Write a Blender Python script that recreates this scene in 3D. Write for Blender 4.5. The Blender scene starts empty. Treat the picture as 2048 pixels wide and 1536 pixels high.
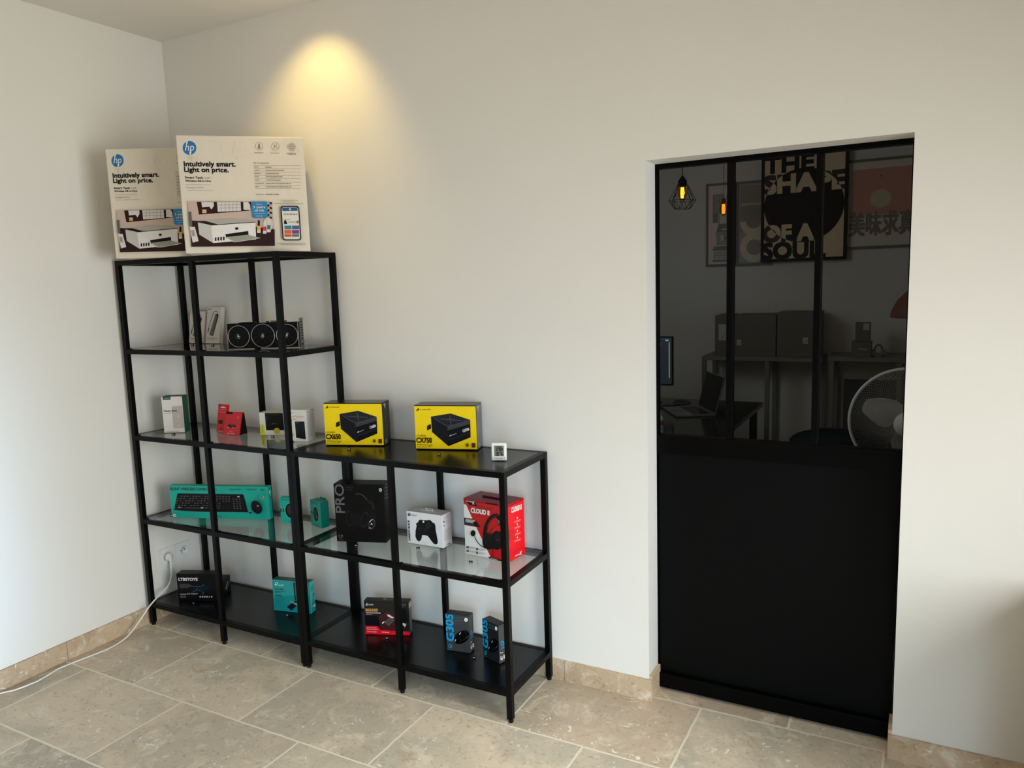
import bpy, bmesh, math, random
import numpy as np
from mathutils import Vector, Matrix

random.seed(7)
SC = bpy.context.scene
COL = SC.collection
PI = math.pi

# ------------------------------------------------------------------ camera
CAM = Vector((3.2964, -2.6317, 1.6066))
YAW, PITCH, ROLL = 0.4962, -0.134, -0.0317
cd = bpy.data.cameras.new('camera')
cd.sensor_fit = 'HORIZONTAL'; cd.sensor_width = 36
cd.lens = 1522.144 / 2048 * 36
cd.clip_start = 0.05; cd.clip_end = 60
cam = bpy.data.objects.new('camera', cd); COL.objects.link(cam)
fw = Vector((-math.sin(YAW)*math.cos(PITCH), math.cos(YAW)*math.cos(PITCH), math.sin(PITCH)))
rt0 = Vector((math.cos(YAW), math.sin(YAW), 0)); up0 = rt0.cross(fw)
rt = math.cos(ROLL)*rt0 + math.sin(ROLL)*up0
up = -math.sin(ROLL)*rt0 + math.cos(ROLL)*up0
M = Matrix((rt, up, -fw)).transposed().to_4x4(); M.translation = CAM
cam.matrix_world = M
SC.camera = cam

# ------------------------------------------------------------------ world, light, exposure
SC.view_settings.view_transform = 'Standard'
SC.view_settings.look = 'None'
SC.view_settings.gamma = 1
SC.view_settings.use_curve_mapping = False
SC.view_settings.exposure = 0.0
SC.cycles.use_denoising = True
SC.cycles.max_bounces = 10
SC.cycles.diffuse_bounces = 5
SC.cycles.glossy_bounces = 5
SC.cycles.transmission_bounces = 8
SC.cycles.transparent_max_bounces = 16
SC.cycles.caustics_reflective = False
SC.cycles.caustics_refractive = False
SC.cycles.sample_clamp_indirect = 4

w = bpy.data.worlds.new('daylight'); SC.world = w; w.use_nodes = True
nt = w.node_tree; bg = nt.nodes['Background']
bg.inputs[0].default_value = (0.62, 0.78, 1.0, 1); bg.inputs[1].default_value = 0.15

def area(name, loc, target, sx, sy, power, color, spread=180):
    d = bpy.data.lights.new(name, 'AREA'); d.shape = 'RECTANGLE'; d.size = sx; d.size_y = sy
    d.energy = power; d.color = color; d.spread = math.radians(spread)
    o = bpy.data.objects.new(name, d); COL.objects.link(o); o.location = loc
    o.rotation_euler = (Vector(target)-Vector(loc)).to_track_quat('-Z', 'Z').to_euler()
    return o
# daylight through the glazed door in the right wall and the shop window behind the camera, plus two fill lamps
area('daylight_side', (5.50, -1.75, 1.05), (0, -1.75, -1.6), 2.3, 1.8, 103, (0.91, 0.95, 0.945), 130)
area('daylight_rear', (4.4, -5.12, 1.9), (2.45, -1.1, -.25), 1.6, .5, 8, (0.62, 0.84, 1.0), 42)
area('fill_side_low', (5.50, -1.75, .40), (0, -1.75, .30), 2.2, .6, 15, (0.42, 0.70, 1.0), 20)  # added fill lamp, cools and brightens the lower walls
area('fill_rear_low', (4.4, -5.10, .50), (1.7, 0, .20), 1.8, .8, 4, (0.5, 0.75, 1.0), 46)  # added low fill for the foot of the walls

def spot(name, loc, target, power, color, angle, blend, size=0.03):
    d = bpy.data.lights.new(name, 'SPOT'); d.energy = power; d.color = color
    d.spot_size = math.radians(angle); d.spot_blend = blend; d.shadow_soft_size = size
    o = bpy.data.objects.new(name, d); COL.objects.link(o); o.location = loc
    o.rotation_euler = (Vector(target)-Vector(loc)).to_track_quat('-Z', 'Y').to_euler()
    return o
WARM = (1.0, 0.70, 0.22)

# ------------------------------------------------------------------ materials
def lin(c):
    c = c/255.0
    return c/12.92 if c <= 0.04045 else ((c+0.055)/1.055)**2.4
def rgb(r, g, b): return (lin(r), lin(g), lin(b), 1)
MATS = {}
def newmat(name):
    m = bpy.data.materials.new(name); m.use_nodes = True
    return m, m.node_tree, m.node_tree.nodes['Principled BSDF']
def ink(c, rough=0.5, spec=0.4, metal=0.0, noise=0.0):
    """printed ink, paper, plastic or metal of one colour with a faint procedural mottling"""
    k = (tuple(c), rough, spec, metal, noise)
    if k in MATS: return MATS[k]
    m, t, p = newmat('surface_%d_%d_%d' % tuple(c))
    col = rgb(*c)
    if max(c) < 60: spec *= 0.35
    n = t.nodes.new('ShaderNodeTexNoise'); n.inputs['Scale'].default_value = 40
    tc = t.nodes.new('ShaderNodeTexCoord'); t.links.new(tc.outputs['Object'], n.inputs['Vector'])
    mx = t.nodes.new('ShaderNodeMix'); mx.data_type = 'RGBA'
    mx.inputs['A'].default_value = col
    f = 0.93 - noise
    mx.inputs['B'].default_value = (col[0]*f, col[1]*f, col[2]*f, 1)
    t.links.new(n.outputs['Fac'], mx.inputs['Factor'])
    t.links.new(mx.outputs['Result'], p.inputs['Base Color'])
    p.inputs['Roughness'].default_value = rough
    p.inputs['Specular IOR Level'].default_value = spec
    p.inputs['Metallic'].default_value = metal
    MATS[k] = m
    return m
def emit(c, s, name='glow'):
    m, t, p = newmat(name)
    p.inputs['Base Color'].default_value = rgb(*c)
    p.inputs['Emission Color'].default_value = rgb(*c)
    p.inputs['Emission Strength'].default_value = s
    return m
def plaster(name, c, bump=0.06):
    m, t, p = newmat(name)
    tc = t.nodes.new('ShaderNodeTexCoord')
    n = t.nodes.new('ShaderNodeTexNoise'); n.inputs['Scale'].default_value = 1.3; n.inputs['Detail'].default_value = 3
    t.links.new(tc.outputs['Object'], n.inputs['Vector'])
    mx = t.nodes.new('ShaderNodeMix'); mx.data_type = 'RGBA'
    col = rgb(*c); mx.inputs['A'].default_value = col
    mx.inputs['B'].default_value = (col[0]*.97, col[1]*.97, col[2]*.965, 1)
    t.links.new(n.outputs['Fac'], mx.inputs['Factor']); t.links.new(mx.outputs['Result'], p.inputs['Base Color'])
    n2 = t.nodes.new('ShaderNodeTexNoise'); n2.inputs['Scale'].default_value = 180; n2.inputs['Detail'].default_value = 4
    t.links.new(tc.outputs['Object'], n2.inputs['Vector'])
    b = t.nodes.new('ShaderNodeBump'); b.inputs['Strength'].default_value = bump; b.inputs['Distance'].default_value = 0.002
    t.links.new(n2.outputs['Fac'], b.inputs['Height']); t.links.new(b.outputs['Normal'], p.inputs['Normal'])
    p.inputs['Roughness'].default_value = 0.75; p.inputs['Specular IOR Level'].default_value = 0.25
    return m
def glassmat(name, tint, rough=0.0, ior=1.5, boost=1.0):
    """flat pane: tinted see-through plus fresnel mirror"""
    m, t, p = newmat(name); t.nodes.remove(p)
    out = [n for n in t.nodes if n.type == 'OUTPUT_MATERIAL'][0]
    tr = t.nodes.new('ShaderNodeBsdfTransparent'); tr.inputs[0].default_value = (*tint, 1)
    gl = t.nodes.new('ShaderNodeBsdfGlossy'); gl.inputs['Roughness'].default_value = rough
    # Schlick reflectance, the same from both sides of the pane
    lw = t.nodes.new('ShaderNodeLayerWeight'); lw.inputs[0].default_value = 0.5
    pw = t.nodes.new('ShaderNodeMath'); pw.operation = 'POWER'; pw.inputs[1].default_value = 5; t.links.new(lw.outputs['Facing'], pw.inputs[0])
    fr = t.nodes.new('ShaderNodeMath'); fr.operation = 'MULTIPLY_ADD'; f0 = ((ior-1)/(ior+1))**2
    t.links.new(pw.outputs[0], fr.inputs[0]); fr.inputs[1].default_value = 1-f0; fr.inputs[2].default_value = f0
    mu = t.nodes.new('ShaderNodeMath'); mu.operation = 'MULTIPLY'; mu.inputs[1].default_value = boost; mu.use_clamp = True
    mx = t.nodes.new('ShaderNodeMixShader')
    t.links.new(fr.outputs[0], mu.inputs[0]); t.links.new(mu.outputs[0], mx.inputs[0])
    t.links.new(tr.outputs[0], mx.inputs[1]); t.links.new(gl.outputs[0], mx.inputs[2])
    t.links.new(mx.outputs[0], out.inputs[0])
    return m

WALL = plaster('white_plaster', (231, 229, 224))
CEIL = plaster('ceiling_paint', (230, 228, 223), 0.03)
BLACK = ink((6, 6, 6), 0.36, 0.28)
BLACKP = ink((9, 9, 9), 0.24, 0.8)
GLASS = glassmat('shelf_glass', (0.95, 0.97, 0.96), 0.0, 1.52, 1.3)
DGLASS = glassmat('door_glass', (0.80, 0.81, 0.79), 0.0, 1.18, 1.0)

def stonemat(name, tiles=True):
    m, t, p = newmat(name)
    L = t.links.new
    N = t.nodes.new
    tc = N('ShaderNodeTexCoord')
    def noise(scale, det=4, rough=.6, dist=0, vec=None):
        n = N('ShaderNodeTexNoise'); n.inputs['Scale'].default_value = scale; n.inputs['Detail'].default_value = det
        n.inputs['Roughness'].default_value = rough; n.inputs['Distortion'].default_value = dist
        L(vec if vec else tc.outputs['Object'], n.inputs['Vector']); return n
    def mix(a, b, f):
        x = N('ShaderNodeMix'); x.data_type = 'RGBA'
        for s, v in (('A', a), ('B', b)):
            if isinstance(v, tuple): x.inputs[s].default_value = v
            else: L(v, x.inputs[s])
        if isinstance(f, float): x.inputs['Factor'].default_value = f
        else: L(f, x.inputs['Factor'])
        return x.outputs['Result']
    def ramp(src, p0, p1):
        r = N('ShaderNodeMapRange'); r.inputs['From Min'].default_value = p0; r.inputs['From Max'].default_value = p1
        L(src, r.inputs['Value']); return r.outputs['Result']
    vec = tc.outputs['Object']
    if tiles:
        # wobbling joints
        nw = noise(14, 4)
        sub = N('ShaderNodeVectorMath'); sub.operation = 'SUBTRACT'; L(nw.outputs['Color'], sub.inputs[0]); sub.inputs[1].default_value = (.5, .5, .5)
        sc = N('ShaderNodeVectorMath'); sc.operation = 'SCALE'; L(sub.outputs[0], sc.inputs[0]); sc.inputs['Scale'].default_value = 0.008
        ad = N('ShaderNodeVectorMath'); ad.operation = 'ADD'; L(vec, ad.inputs[0]); L(sc.outputs[0], ad.inputs[1])
        mp = N('ShaderNodeMapping'); mp.inputs['Location'].default_value = (-0.157+0.6155*10, 0.381+0.4085*21, 0)
        L(ad.outputs[0], mp.inputs['Vector'])
        br = N('ShaderNodeTexBrick'); L(mp.outputs[0], br.inputs['Vector'])
        br.offset = 0.5; br.offset_frequency = 2; br.squash = 1
        br.inputs['Scale'].default_value = 1; br.inputs['Brick Width'].default_value = 0.6155; br.inputs['Row Height'].default_value = 0.4085
        br.inputs['Mortar Size'].default_value = 0.0042; br.inputs['Mortar Smooth'].default_value = 0.15; br.inputs['Bias'].default_value = 0
        br.inputs['Color1'].default_value = (0, 0, 0, 1); br.inputs['Color2'].default_value = (1, 1, 1, 1); br.inputs['Mortar'].default_value = (.5, .5, .5, 1)
        tint = br.outputs['Color']; mort = br.outputs['Fac']
        sepv = N('ShaderNodeVectorMath'); sepv.operation = 'SCALE'; sepv.inputs['Scale'].default_value = 7.3; L(tint, sepv.inputs[0])
        off = N('ShaderNodeVectorMath'); off.operation = 'ADD'; L(vec, off.inputs[0]); L(sepv.outputs[0], off.inputs[1])
        vec = off.outputs[0]
    big = noise(2.6, 5, .6, .8, vec); mid = noise(9, 6, .65, 1.2, vec); fine = noise(60, 5, .7, 0, vec)
    if tiles:
        c = mix(rgb(216, 202, 180), rgb(192, 184, 166), ramp(big.outputs['Fac'], .42, .58))
        c = mix(c, rgb(176, 146, 120), ramp(tint, .55, 1.15))
        c = mix(c, rgb(156, 150, 136), ramp(tint, .45, -.35))
    else:
        c = mix(rgb(203, 180, 152), rgb(182, 158, 130), ramp(big.outputs['Fac'], .38, .62))
    c = mix(c, rgb(226, 214, 194), ramp(mid.outputs['Fac'], .52, .72))
    c = mix(c, rgb(112, 98, 80), ramp(fine.outputs['Fac'], .55, .85))
    # rusty veins and white fills in the travertine
    v1 = noise(3.1, 6, .7, 2.5, vec)
    c = mix(c, rgb(168, 126, 76), ramp(v1.outputs['Fac'], .61, .78))
    v2 = noise(26, 3, .6, 1.5, vec); v3 = noise(2.2, 2, .5, 0, vec)
    spots = ramp(v2.outputs['Fac'], .64, .68)
    mul = N('ShaderNodeMath'); mul.operation = 'MULTIPLY'; L(spots, mul.inputs[0]); L(ramp(v3.outputs['Fac'], .38, .55), mul.inputs[1])
    c = mix(c, rgb(240, 234, 220), mul.outputs[0])
    if tiles:
        c = mix(c, rgb(232, 224, 206), mort)
    L(c, p.inputs['Base Color'])
    p.inputs['Roughness'].default_value = 0.48; p.inputs['Specular IOR Level'].default_value = 0.35
    b = N('ShaderNodeBump'); b.inputs['Strength'].default_value = 0.25; b.inputs['Distance'].default_value = 0.003
    L(mid.outputs['Fac'], b.inputs['Height']); L(b.outputs['Normal'], p.inputs['Normal'])
    return m
FLOOR = stonemat('travertine_tiles', True)
SKIRT = stonemat('travertine_skirting', False)

# ------------------------------------------------------------------ mesh builder
class MB:
    def __init__(s):
        s.v = []; s.f = []; s.mi = []; s.mats = []; s.smooth = []
    def m(s, mat):
        if mat not in s.mats: s.mats.append(mat)
        return s.mats.index(mat)
    def face(s, pts, mat, smooth=False):
        n = len(s.v); s.v += [tuple(p) for p in pts]
        s.f.append(tuple(range(n, n+len(pts)))); s.mi.append(s.m(mat)); s.smooth.append(smooth)
    def raw(s, verts, faces, mat, smooth=False):
        n = len(s.v); s.v += [tuple(p) for p in verts]; k = s.m(mat)
        for f in faces:
            s.f.append(tuple(i+n for i in f)); s.mi.append(k); s.smooth.append(smooth)
    def box(s, lo, hi, mat, bev=0.0, top=None, xf=None):
        bm = bmesh.new()
        bmesh.ops.create_cube(bm, size=1)
        for v in bm.verts:
            v.co = Vector([(lo[i]+hi[i])/2 + v.co[i]*(hi[i]-lo[i]) for i in range(3)])
        if bev > 0:
            bmesh.ops.bevel(bm, geom=bm.edges[:], offset=bev, segments=2, profile=.5, affect='EDGES')
        if xf is not None: bm.transform(xf)
        bm.normal_update()
        bm.verts.index_update()
        s.raw([v.co.copy() for v in bm.verts], [[v.index for v in f.verts] for f in bm.faces], mat)
        bm.free()
    def cyl(s, a, b, r0, r1, mat, seg=24, caps=True, smooth=True):
        a = Vector(a); b = Vector(b); d = (b-a).normalized()
        x = d.orthogonal().normalized(); y = d.cross(x)
        ra = [a + (x*math.cos(2*PI*i/seg)+y*math.sin(2*PI*i/seg))*r0 for i in range(seg)]
        rb = [b + (x*math.cos(2*PI*i/seg)+y*math.sin(2*PI*i/seg))*r1 for i in range(seg)]
        s.raw(ra+rb, [(i, (i+1) % seg, seg+(i+1) % seg, seg+i) for i in range(seg)], mat, smooth)
        if caps:
            s.raw(ra, [tuple(reversed(range(seg)))], mat); s.raw(rb, [tuple(range(seg))], mat)
    def lathe(s, prof, mat, seg=32, xf=None, smooth=True):
        V = []; F = []; n = len(prof)
        for i in range(seg):
            a = 2*PI*i/seg
            for r, z in prof: V.append(Vector((r*math.cos(a), r*math.sin(a), z)))
        if xf is not None: V = [xf @ v for v in V]
        for i in range(seg):
            j = (i+1) % seg
            for k in range(n-1): F.append((i*n+k, j*n+k, j*n+k+1, i*n+k+1))
        s.raw(V, F, mat, smooth)
    def tube(s, pts, r, mat, seg=10):
        pts = [Vector(p) for p in pts]; V = []; F = []
        x = None
        for i, p in enumerate(pts):
            d = (pts[min(i+1, len(pts)-1)]-pts[max(i-1, 0)]).normalized()
            if x is None: x = d.orthogonal().normalized()
            else: x = (x - d*x.dot(d)).normalized()
            y = d.cross(x)
            for k in range(seg):
                a = 2*PI*k/seg; V.append(p+(x*math.cos(a)+y*math.sin(a))*r)
        for i in range(len(pts)-1):
            for k in range(seg):
                F.append((i*seg+k, i*seg+(k+1) % seg, (i+1)*seg+(k+1) % seg, (i+1)*seg+k))
        s.raw(V, F, mat, True)
        s.raw(V[:seg], [tuple(reversed(range(seg)))], mat); s.raw(V[-seg:], [tuple(range(seg))], mat)
    def build(s, name, parent=None, kind=None, label=None, cat=None, group=None, loc=None, rotz=0.0):
        me = bpy.data.meshes.new(name); me.from_pydata([tuple(v) for v in s.v], [], s.f)
        for m in s.mats: me.materials.append(m)
        me.polygons.foreach_set('material_index', s.mi); me.polygons.foreach_set('use_smooth', s.smooth)
        me.update()
        o = bpy.data.objects.new(name, me); COL.objects.link(o)
        if parent is not None: o.parent = parent
        if loc is not None: o.location = loc
        o.rotation_euler.z = rotz
        tag(o, label, cat, group, kind)
        return o
def tag(o, label=None, cat=None, group=None, kind=None):
    if label: o['label'] = label
    if cat: o['category'] = cat
    if group: o['group'] = group
    if kind: o['kind'] = kind
def thing(name, label, cat, loc=(0, 0, 0), rotz=0.0, group=None):
    o = bpy.data.objects.new(name, None); COL.objects.link(o); o.location = loc; o.rotation_euler.z = rotz
    o.empty_display_size = 0.05
    tag(o, label, cat, group); return o
def copy_tree(o, parent=None):
    c = o.copy(); COL.objects.link(c)
    if parent is not None: c.parent = parent
    for ch in list(o.children): copy_tree(ch, c)
    return c
def spline(pts, n=12):
    P = [Vector(p) for p in pts]; out = []
    for i in range(len(P)-1):
        p0 = P[max(i-1, 0)]; p1 = P[i]; p2 = P[i+1]; p3 = P[min(i+2, len(P)-1)]
        for k in range(n):
            t = k/n
            out.append(0.5*((2*p1)+(-p0+p2)*t+(2*p0-5*p1+4*p2-p3)*t*t+(-p0+3*p1-3*p2+p3)*t**3))
    out.append(P[-1]); return out

# ------------------------------------------------------------------ printing on flat faces
TXT = {}
def text_mesh(s, bold=0.0, shear=0.0):
    k = (s, bold, shear)
    if k in TXT: return TXT[k]
    c = bpy.data.curves.new('lettering', 'FONT'); c.body = s; c.offset = bold; c.shear = shear; c.resolution_u = 3
    o = bpy.data.objects.new('lettering', c); COL.objects.link(o)
    bpy.context.view_layer.update()
    me = o.to_mesh()
    V = [(v.co.x, v.co.y) for v in me.vertices]; F = [tuple(p.vertices) for p in me.polygons]
    o.to_mesh_clear(); bpy.data.objects.remove(o); bpy.data.curves.remove(c)
    x0 = min(v[0] for v in V); x1 = max(v[0] for v in V)
    TXT[k] = (V, F, x0, x1); return TXT[k]
CAPH = 0.70

class Art:
    """Artwork laid out in the coordinates of an artboard whose four corners map onto a flat face.
    org, eu, ev: face origin (bottom left), unit vectors to the right and up; W, H its size; n outward normal."""
    def __init__(s, mb, quad, org, eu, ev, W, H):
        s.mb = mb; s.org = Vector(org); s.eu = Vector(eu); s.ev = Vector(ev); s.n = s.eu.cross(s.ev); s.W = W; s.H = H
        src = quad; dst = [(0, H), (W, H), (W, 0), (0, 0)]
        A = []; B = []
        for (x, y), (u, v) in zip(src, dst):
            A.append([x, y, 1, 0, 0, 0, -u*x, -u*y]); B.append(u)
            A.append([0, 0, 0, x, y, 1, -v*x, -v*y]); B.append(v)
        s.h = np.append(np.linalg.solve(np.array(A, float), np.array(B, float)), 1).reshape(3, 3)
        s.lay = 1
    def uv(s, p):
        q = s.h @ np.array([p[0], p[1], 1.0]); return Vector((q[0]/q[2], q[1]/q[2]))
    def P(s, uv, lay=None):
        l = s.lay if lay is None else lay
        u = min(max(uv[0], 0.0004), s.W-0.0004); v = min(max(uv[1], 0.0004), s.H-0.0004)
        return s.org + s.eu*u + s.ev*v + s.n*(0.00012*l+0.0001)
    def poly(s, pts, mat):
        s.mb.face(s.ccw([s.uv(p) for p in pts]), mat); s.lay += 1; return s
    def ccw(s, uvs):
        a = sum(uvs[i][0]*uvs[(i+1) % len(uvs)][1]-uvs[(i+1) % len(uvs)][0]*uvs[i][1] for i in range(len(uvs)))
        if a < 0: uvs = uvs[::-1]
        return [s.P(q) for q in uvs]
    def rect(s, x0, y0, x1, y1, mat): return s.poly([(x0, y0), (x1, y0), (x1, y1), (x0, y1)], mat)
    def disc(s, c, r, mat, seg=28, ry=None, ang=0.0, r0=None):
        """ellipse given in artboard units; r0 = inner fraction for a ring"""
        ry = ry or r
        pt = lambda a, k=1.0: s.uv((c[0]+k*(r*math.cos(a)*math.cos(ang)-ry*math.sin(a)*math.sin(ang)),
                                    c[1]+k*(r*math.cos(a)*math.sin(ang)+ry*math.sin(a)*math.cos(ang))))
        A = [pt(2*PI*i/seg) for i in range(seg)]
        if r0 is None: s.mb.face(s.ccw(A), mat)
        else:
            B = [pt(2*PI*i/seg, r0) for i in range(seg)]
            for i in range(seg):
                j = (i+1) % seg; s.mb.face(s.ccw([A[i], A[j], B[j], B[i]]), mat)
        s.lay += 1; return s
    def stroke(s, pts, w, mat, smooth=True):
        if smooth and len(pts) > 2: pts = [tuple(q)[:2] for q in spline([(p[0], p[1], 0) for p in pts], 6)]
        for i in range(len(pts)-1):
            a = Vector(pts[i]); b = Vector(pts[i+1]); d = b-a
            if d.length < 1e-6: continue
            d.normalize(); n = Vector((-d.y, d.x))*w/2; e = d*w*(0.2 if smooth and len(pts) > 2 else 0)
            s.lay += .25*(-1)**(i+1) if i else 0
            s.mb.face(s.ccw([s.uv(q) for q in (a-e-n, b+e-n, b+e+n, a-e+n)]), mat)
        s.lay += 1; return s
    def dashes(s, a, b, h, mat, n=9, seed=1):
        """a line of small unreadable print"""
        r = random.Random(seed); a = Vector(a); b = Vector(b); t = 0
        L = (b-a).length
        while t < 0.97:
            l = r.uniform(.5, 1.5)/n; e = min(1, t+l)
            p = a.lerp(b, t); q = a.lerp(b, e)
            s.mb.face(s.ccw([s.uv(k) for k in ((p.x, p.y-h/2), (q.x, q.y-h/2), (q.x, q.y+h/2), (p.x, p.y+h/2))]), mat)
            t = e+0.25/n
        s.lay += 1; return s
    def text(s, body, a, b, h, mat, bold=0.0, shear=0.0, mat2=None):
        """a, b: ends of the baseline; h: cap height, all in artboard units"""
        V, F, x0, x1 = text_mesh(body, 0.0, shear)
        A = s.uv(a); B = s.uv(b); d = B-A; L = d.length; d.normalize()
        ab = (Vector(b)-Vector(a)).normalized(); nrm = Vector((ab.y, -ab.x))
        H = (s.uv(Vector(a)+nrm*h)-A).length
        nn = Vector((-d.y, d.x)); k = L/(x1-x0); ky = H/CAPH
        W = [A + d*((x-x0)*k) + nn*(y*ky) for x, y in V]
        if bold > 0:        # heavier weight: the outline repeated a little to each side
            e = bold*H*1.15
            for dx, dy in ((-e, -e), (e, -e), (e, e), (-e, e)):
                s.mb.raw([s.P(Vector((q[0]+dx, q[1]+dy))) for q in W], F, mat); s.lay += .25
        s.mb.raw([s.P(q) for q in W], F, mat); s.lay += 1; return s

def carton(W, D, H, mat, bev=0.0012, side=None, top=None):
    """closed box, origin at front bottom left, front face towards -y"""
    mb = MB(); mb.box((0, 0, 0), (W, D, H), mat, bev)
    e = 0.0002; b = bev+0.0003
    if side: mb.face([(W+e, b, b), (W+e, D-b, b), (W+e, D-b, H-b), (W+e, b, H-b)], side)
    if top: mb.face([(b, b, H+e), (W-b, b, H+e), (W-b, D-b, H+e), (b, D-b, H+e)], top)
    return mb
def front(mb, quad, W, H): return Art(mb, quad, (0, 0, 0), (1, 0, 0), (0, 0, 1), W, H)
def right(mb, quad, W, D, H): return Art(mb, quad, (W+0.0003, 0, 0), (0, 1, 0), (0, 0, 1), D, H)
def topface(mb, quad, W, D, H): return Art(mb, quad, (0, 0, H+0.0003), (1, 0, 0), (0, 1, 0), W, D)
WHITE = ink((236, 234, 230), 0.45)

# ------------------------------------------------------------------ the room
RX, RY, RZ = 5.6, -5.2, 2.8076       # right wall, wall behind the camera, ceiling
DX0, DX1, DZ, JD = 2.4266, 3.2572, 2.0083, 0.1078
OY = 3.4                              # far wall of the office behind the glazed door
def wallpanel(name, parts, mat=WALL, kind='structure'):
    mb = MB()
    for lo, hi in parts: mb.box(lo, hi, mat)
    return mb.build(name, kind=kind)
wallpanel('floor', [((-.15, RY-.15, -.06), (RX+.15, JD+.06, 0))], FLOOR)
wallpanel('ceiling', [((-.15, RY-.15, RZ), (RX+.15, .2, RZ+.1))], CEIL)
wallpanel('wall_left', [((-.15, RY-.15, 0), (0, .2, RZ))])
mb = MB()
mb.box((0, 0, 0), (DX0, .16, RZ), WALL); mb.box((DX1, 0, 0), (RX+.15, .16, RZ), WALL); mb.box((DX0, 0, DZ), (DX1, .16, RZ), WALL)
mb.build('wall_back', kind='structure')
# right wall with a glazed door opening, rear wall with the shop window
wallpanel('wall_right', [((RX, RY, 0), (RX+.15, -2.9, RZ)), ((RX, -.6, 0), (RX+.15, 0, RZ)), ((RX, -2.9, 2.2), (RX+.15, -.6, RZ))])
wallpanel('wall_rear', [((0, RY-.15, 0), (3.4, RY, RZ)), ((5.4, RY-.15, 0), (RX+.15, RY, RZ)), ((3.4, RY-.15, 2.2), (5.4, RY, RZ)), ((3.4, RY-.15, 0), (5.4, RY, .1))])
bt, bh = .012, .0858
def skirt(name, parts):
    mb = MB()
    for lo, hi in parts: mb.box(lo, hi, SKIRT, .0012)
    return mb.build(name, kind='structure')
ln = []
y = 0.0
for L in (.36, .42, .60, .60, .60, .60, .60, .60, .60):
    ln.append(((0, y-L+.0015, 0), (bt, y, bh))); y -= L
skirt('baseboard_left', ln)
skirt('baseboard_back', [((bt, -bt, 0), (.60, 0, bh)), ((.602, -bt, 0), (1.21, 0, bh)), ((1.212, -bt, 0), (1.80, 0, bh)), ((1.802, -bt, 0), (2.075, 0, bh)), ((2.077, -bt, 0), (DX0+bt, 0, bh)),
                         ((DX0, .0005, 0), (DX0+bt, JD-.002, bh+.012))])
skirt('baseboard_right', [((DX1-bt, -bt, 0), (4.1, 0, bh)), ((4.102, -bt, 0), (RX, 0, bh)), ((DX1-bt, .0005, 0), (DX1, JD-.002, bh+.012))])

# ------------------------------------------------------------------ black steel and glass partition door
dr = thing('door_1', None, None); dr['kind'] = 'structure'
DB = ink((4, 4, 5), 0.34, 0.2); DBM = ink((7, 8, 8), 0.5, 0.2)
y0, y1 = JD+.001, JD+.041
mb = MB()
mb.box((DX0, y0, .0), (DX0+.0045, y1, DZ), DB, .001); mb.box((DX1-.005, y0, .0), (DX1, y1, DZ), DB, .001)
mb.box((DX0+.0045, y0, DZ-.016), (DX1-.005, y1, DZ), DB, .001)
mb.build('frame', dr)
mb = MB(); mb.box((DX0+.0045, y0-.018, .012), (DX1-.005, y1, .070), DB, .002); mb.build('kick_rail', dr)
mb = MB(); mb.box((DX0+.0045, y0-.001, .945), (DX1-.005, y1, 1.016), DB, .002); mb.build('middle_rail', dr)
mb = MB(); mb.box((DX0+.0055, y0+.009, .070), (DX1-.006, y1-.009, .945), DBM, .001); mb.build('lower_panel', dr)
mx = (2.684, 2.706, 2.973, 2.995)
for a, b in ((mx[0], mx[1]), (mx[2], mx[3])):
    mb = MB(); mb.box((a, y0, 1.0165), (b, y1, DZ-.0165), DB, .0015); mb.build('mullion', dr)
for a, b in ((DX0+.0045, mx[0]), (mx[1], mx[2]), (mx[3], DX1-.005)):
    mb = MB(); mb.face([(a, y0+.018, 1.016), (b, y0+.018, 1.016), (b, y0+.018, DZ-.016), (a, y0+.018, DZ-.016)], DGLASS); mb.build('glass_pane', dr)

# glazed door and shop window that let the daylight in (out of the picture)
FR = ink((30, 30, 32), .4)
WG = glassmat('window_glass', (.97, .98, .98))
def glazing(name, pts_frame, pane):
    e = thing(name, None, None); e['kind'] = 'structure'
    mb = MB()
    for lo, hi in pts_frame: mb.box(lo, hi, FR, .002)
    mb.build('window_frame', e)
    mb = MB(); mb.face(pane, WG); mb.build('glass_pane', e)
x = RX+.05
glazing('window_1', [((x, -2.9, 0), (x+.05, -2.84, 2.2)), ((x, -.66, 0), (x+.05, -.6, 2.2)), ((x, -1.78, .06), (x+.05, -1.72, 2.14)), ((x, -2.84, 2.14), (x+.05, -.66, 2.2)), ((x, -2.84, 0), (x+.05, -.66, .06))],
        [(x+.02, -2.84, .06), (x+.02, -.66, .06), (x+.02, -.66, 2.14), (x+.02, -2.84, 2.14)])
y = RY-.1
glazing('window_2', [((3.4, y, .1), (3.46, y+.05, 2.2)), ((5.34, y, .1), (5.4, y+.05, 2.2)), ((4.37, y, .16), (4.43, y+.05, 2.14)), ((3.46, y, 2.14), (5.34, y+.05, 2.2)), ((3.46, y, .1), (5.34, y+.05, .16))],
        [(3.46, y+.02, .16), (5.34, y+.02, .16), (5.34, y+.02, 2.14), (3.46, y+.02, 2.14)])

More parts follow.
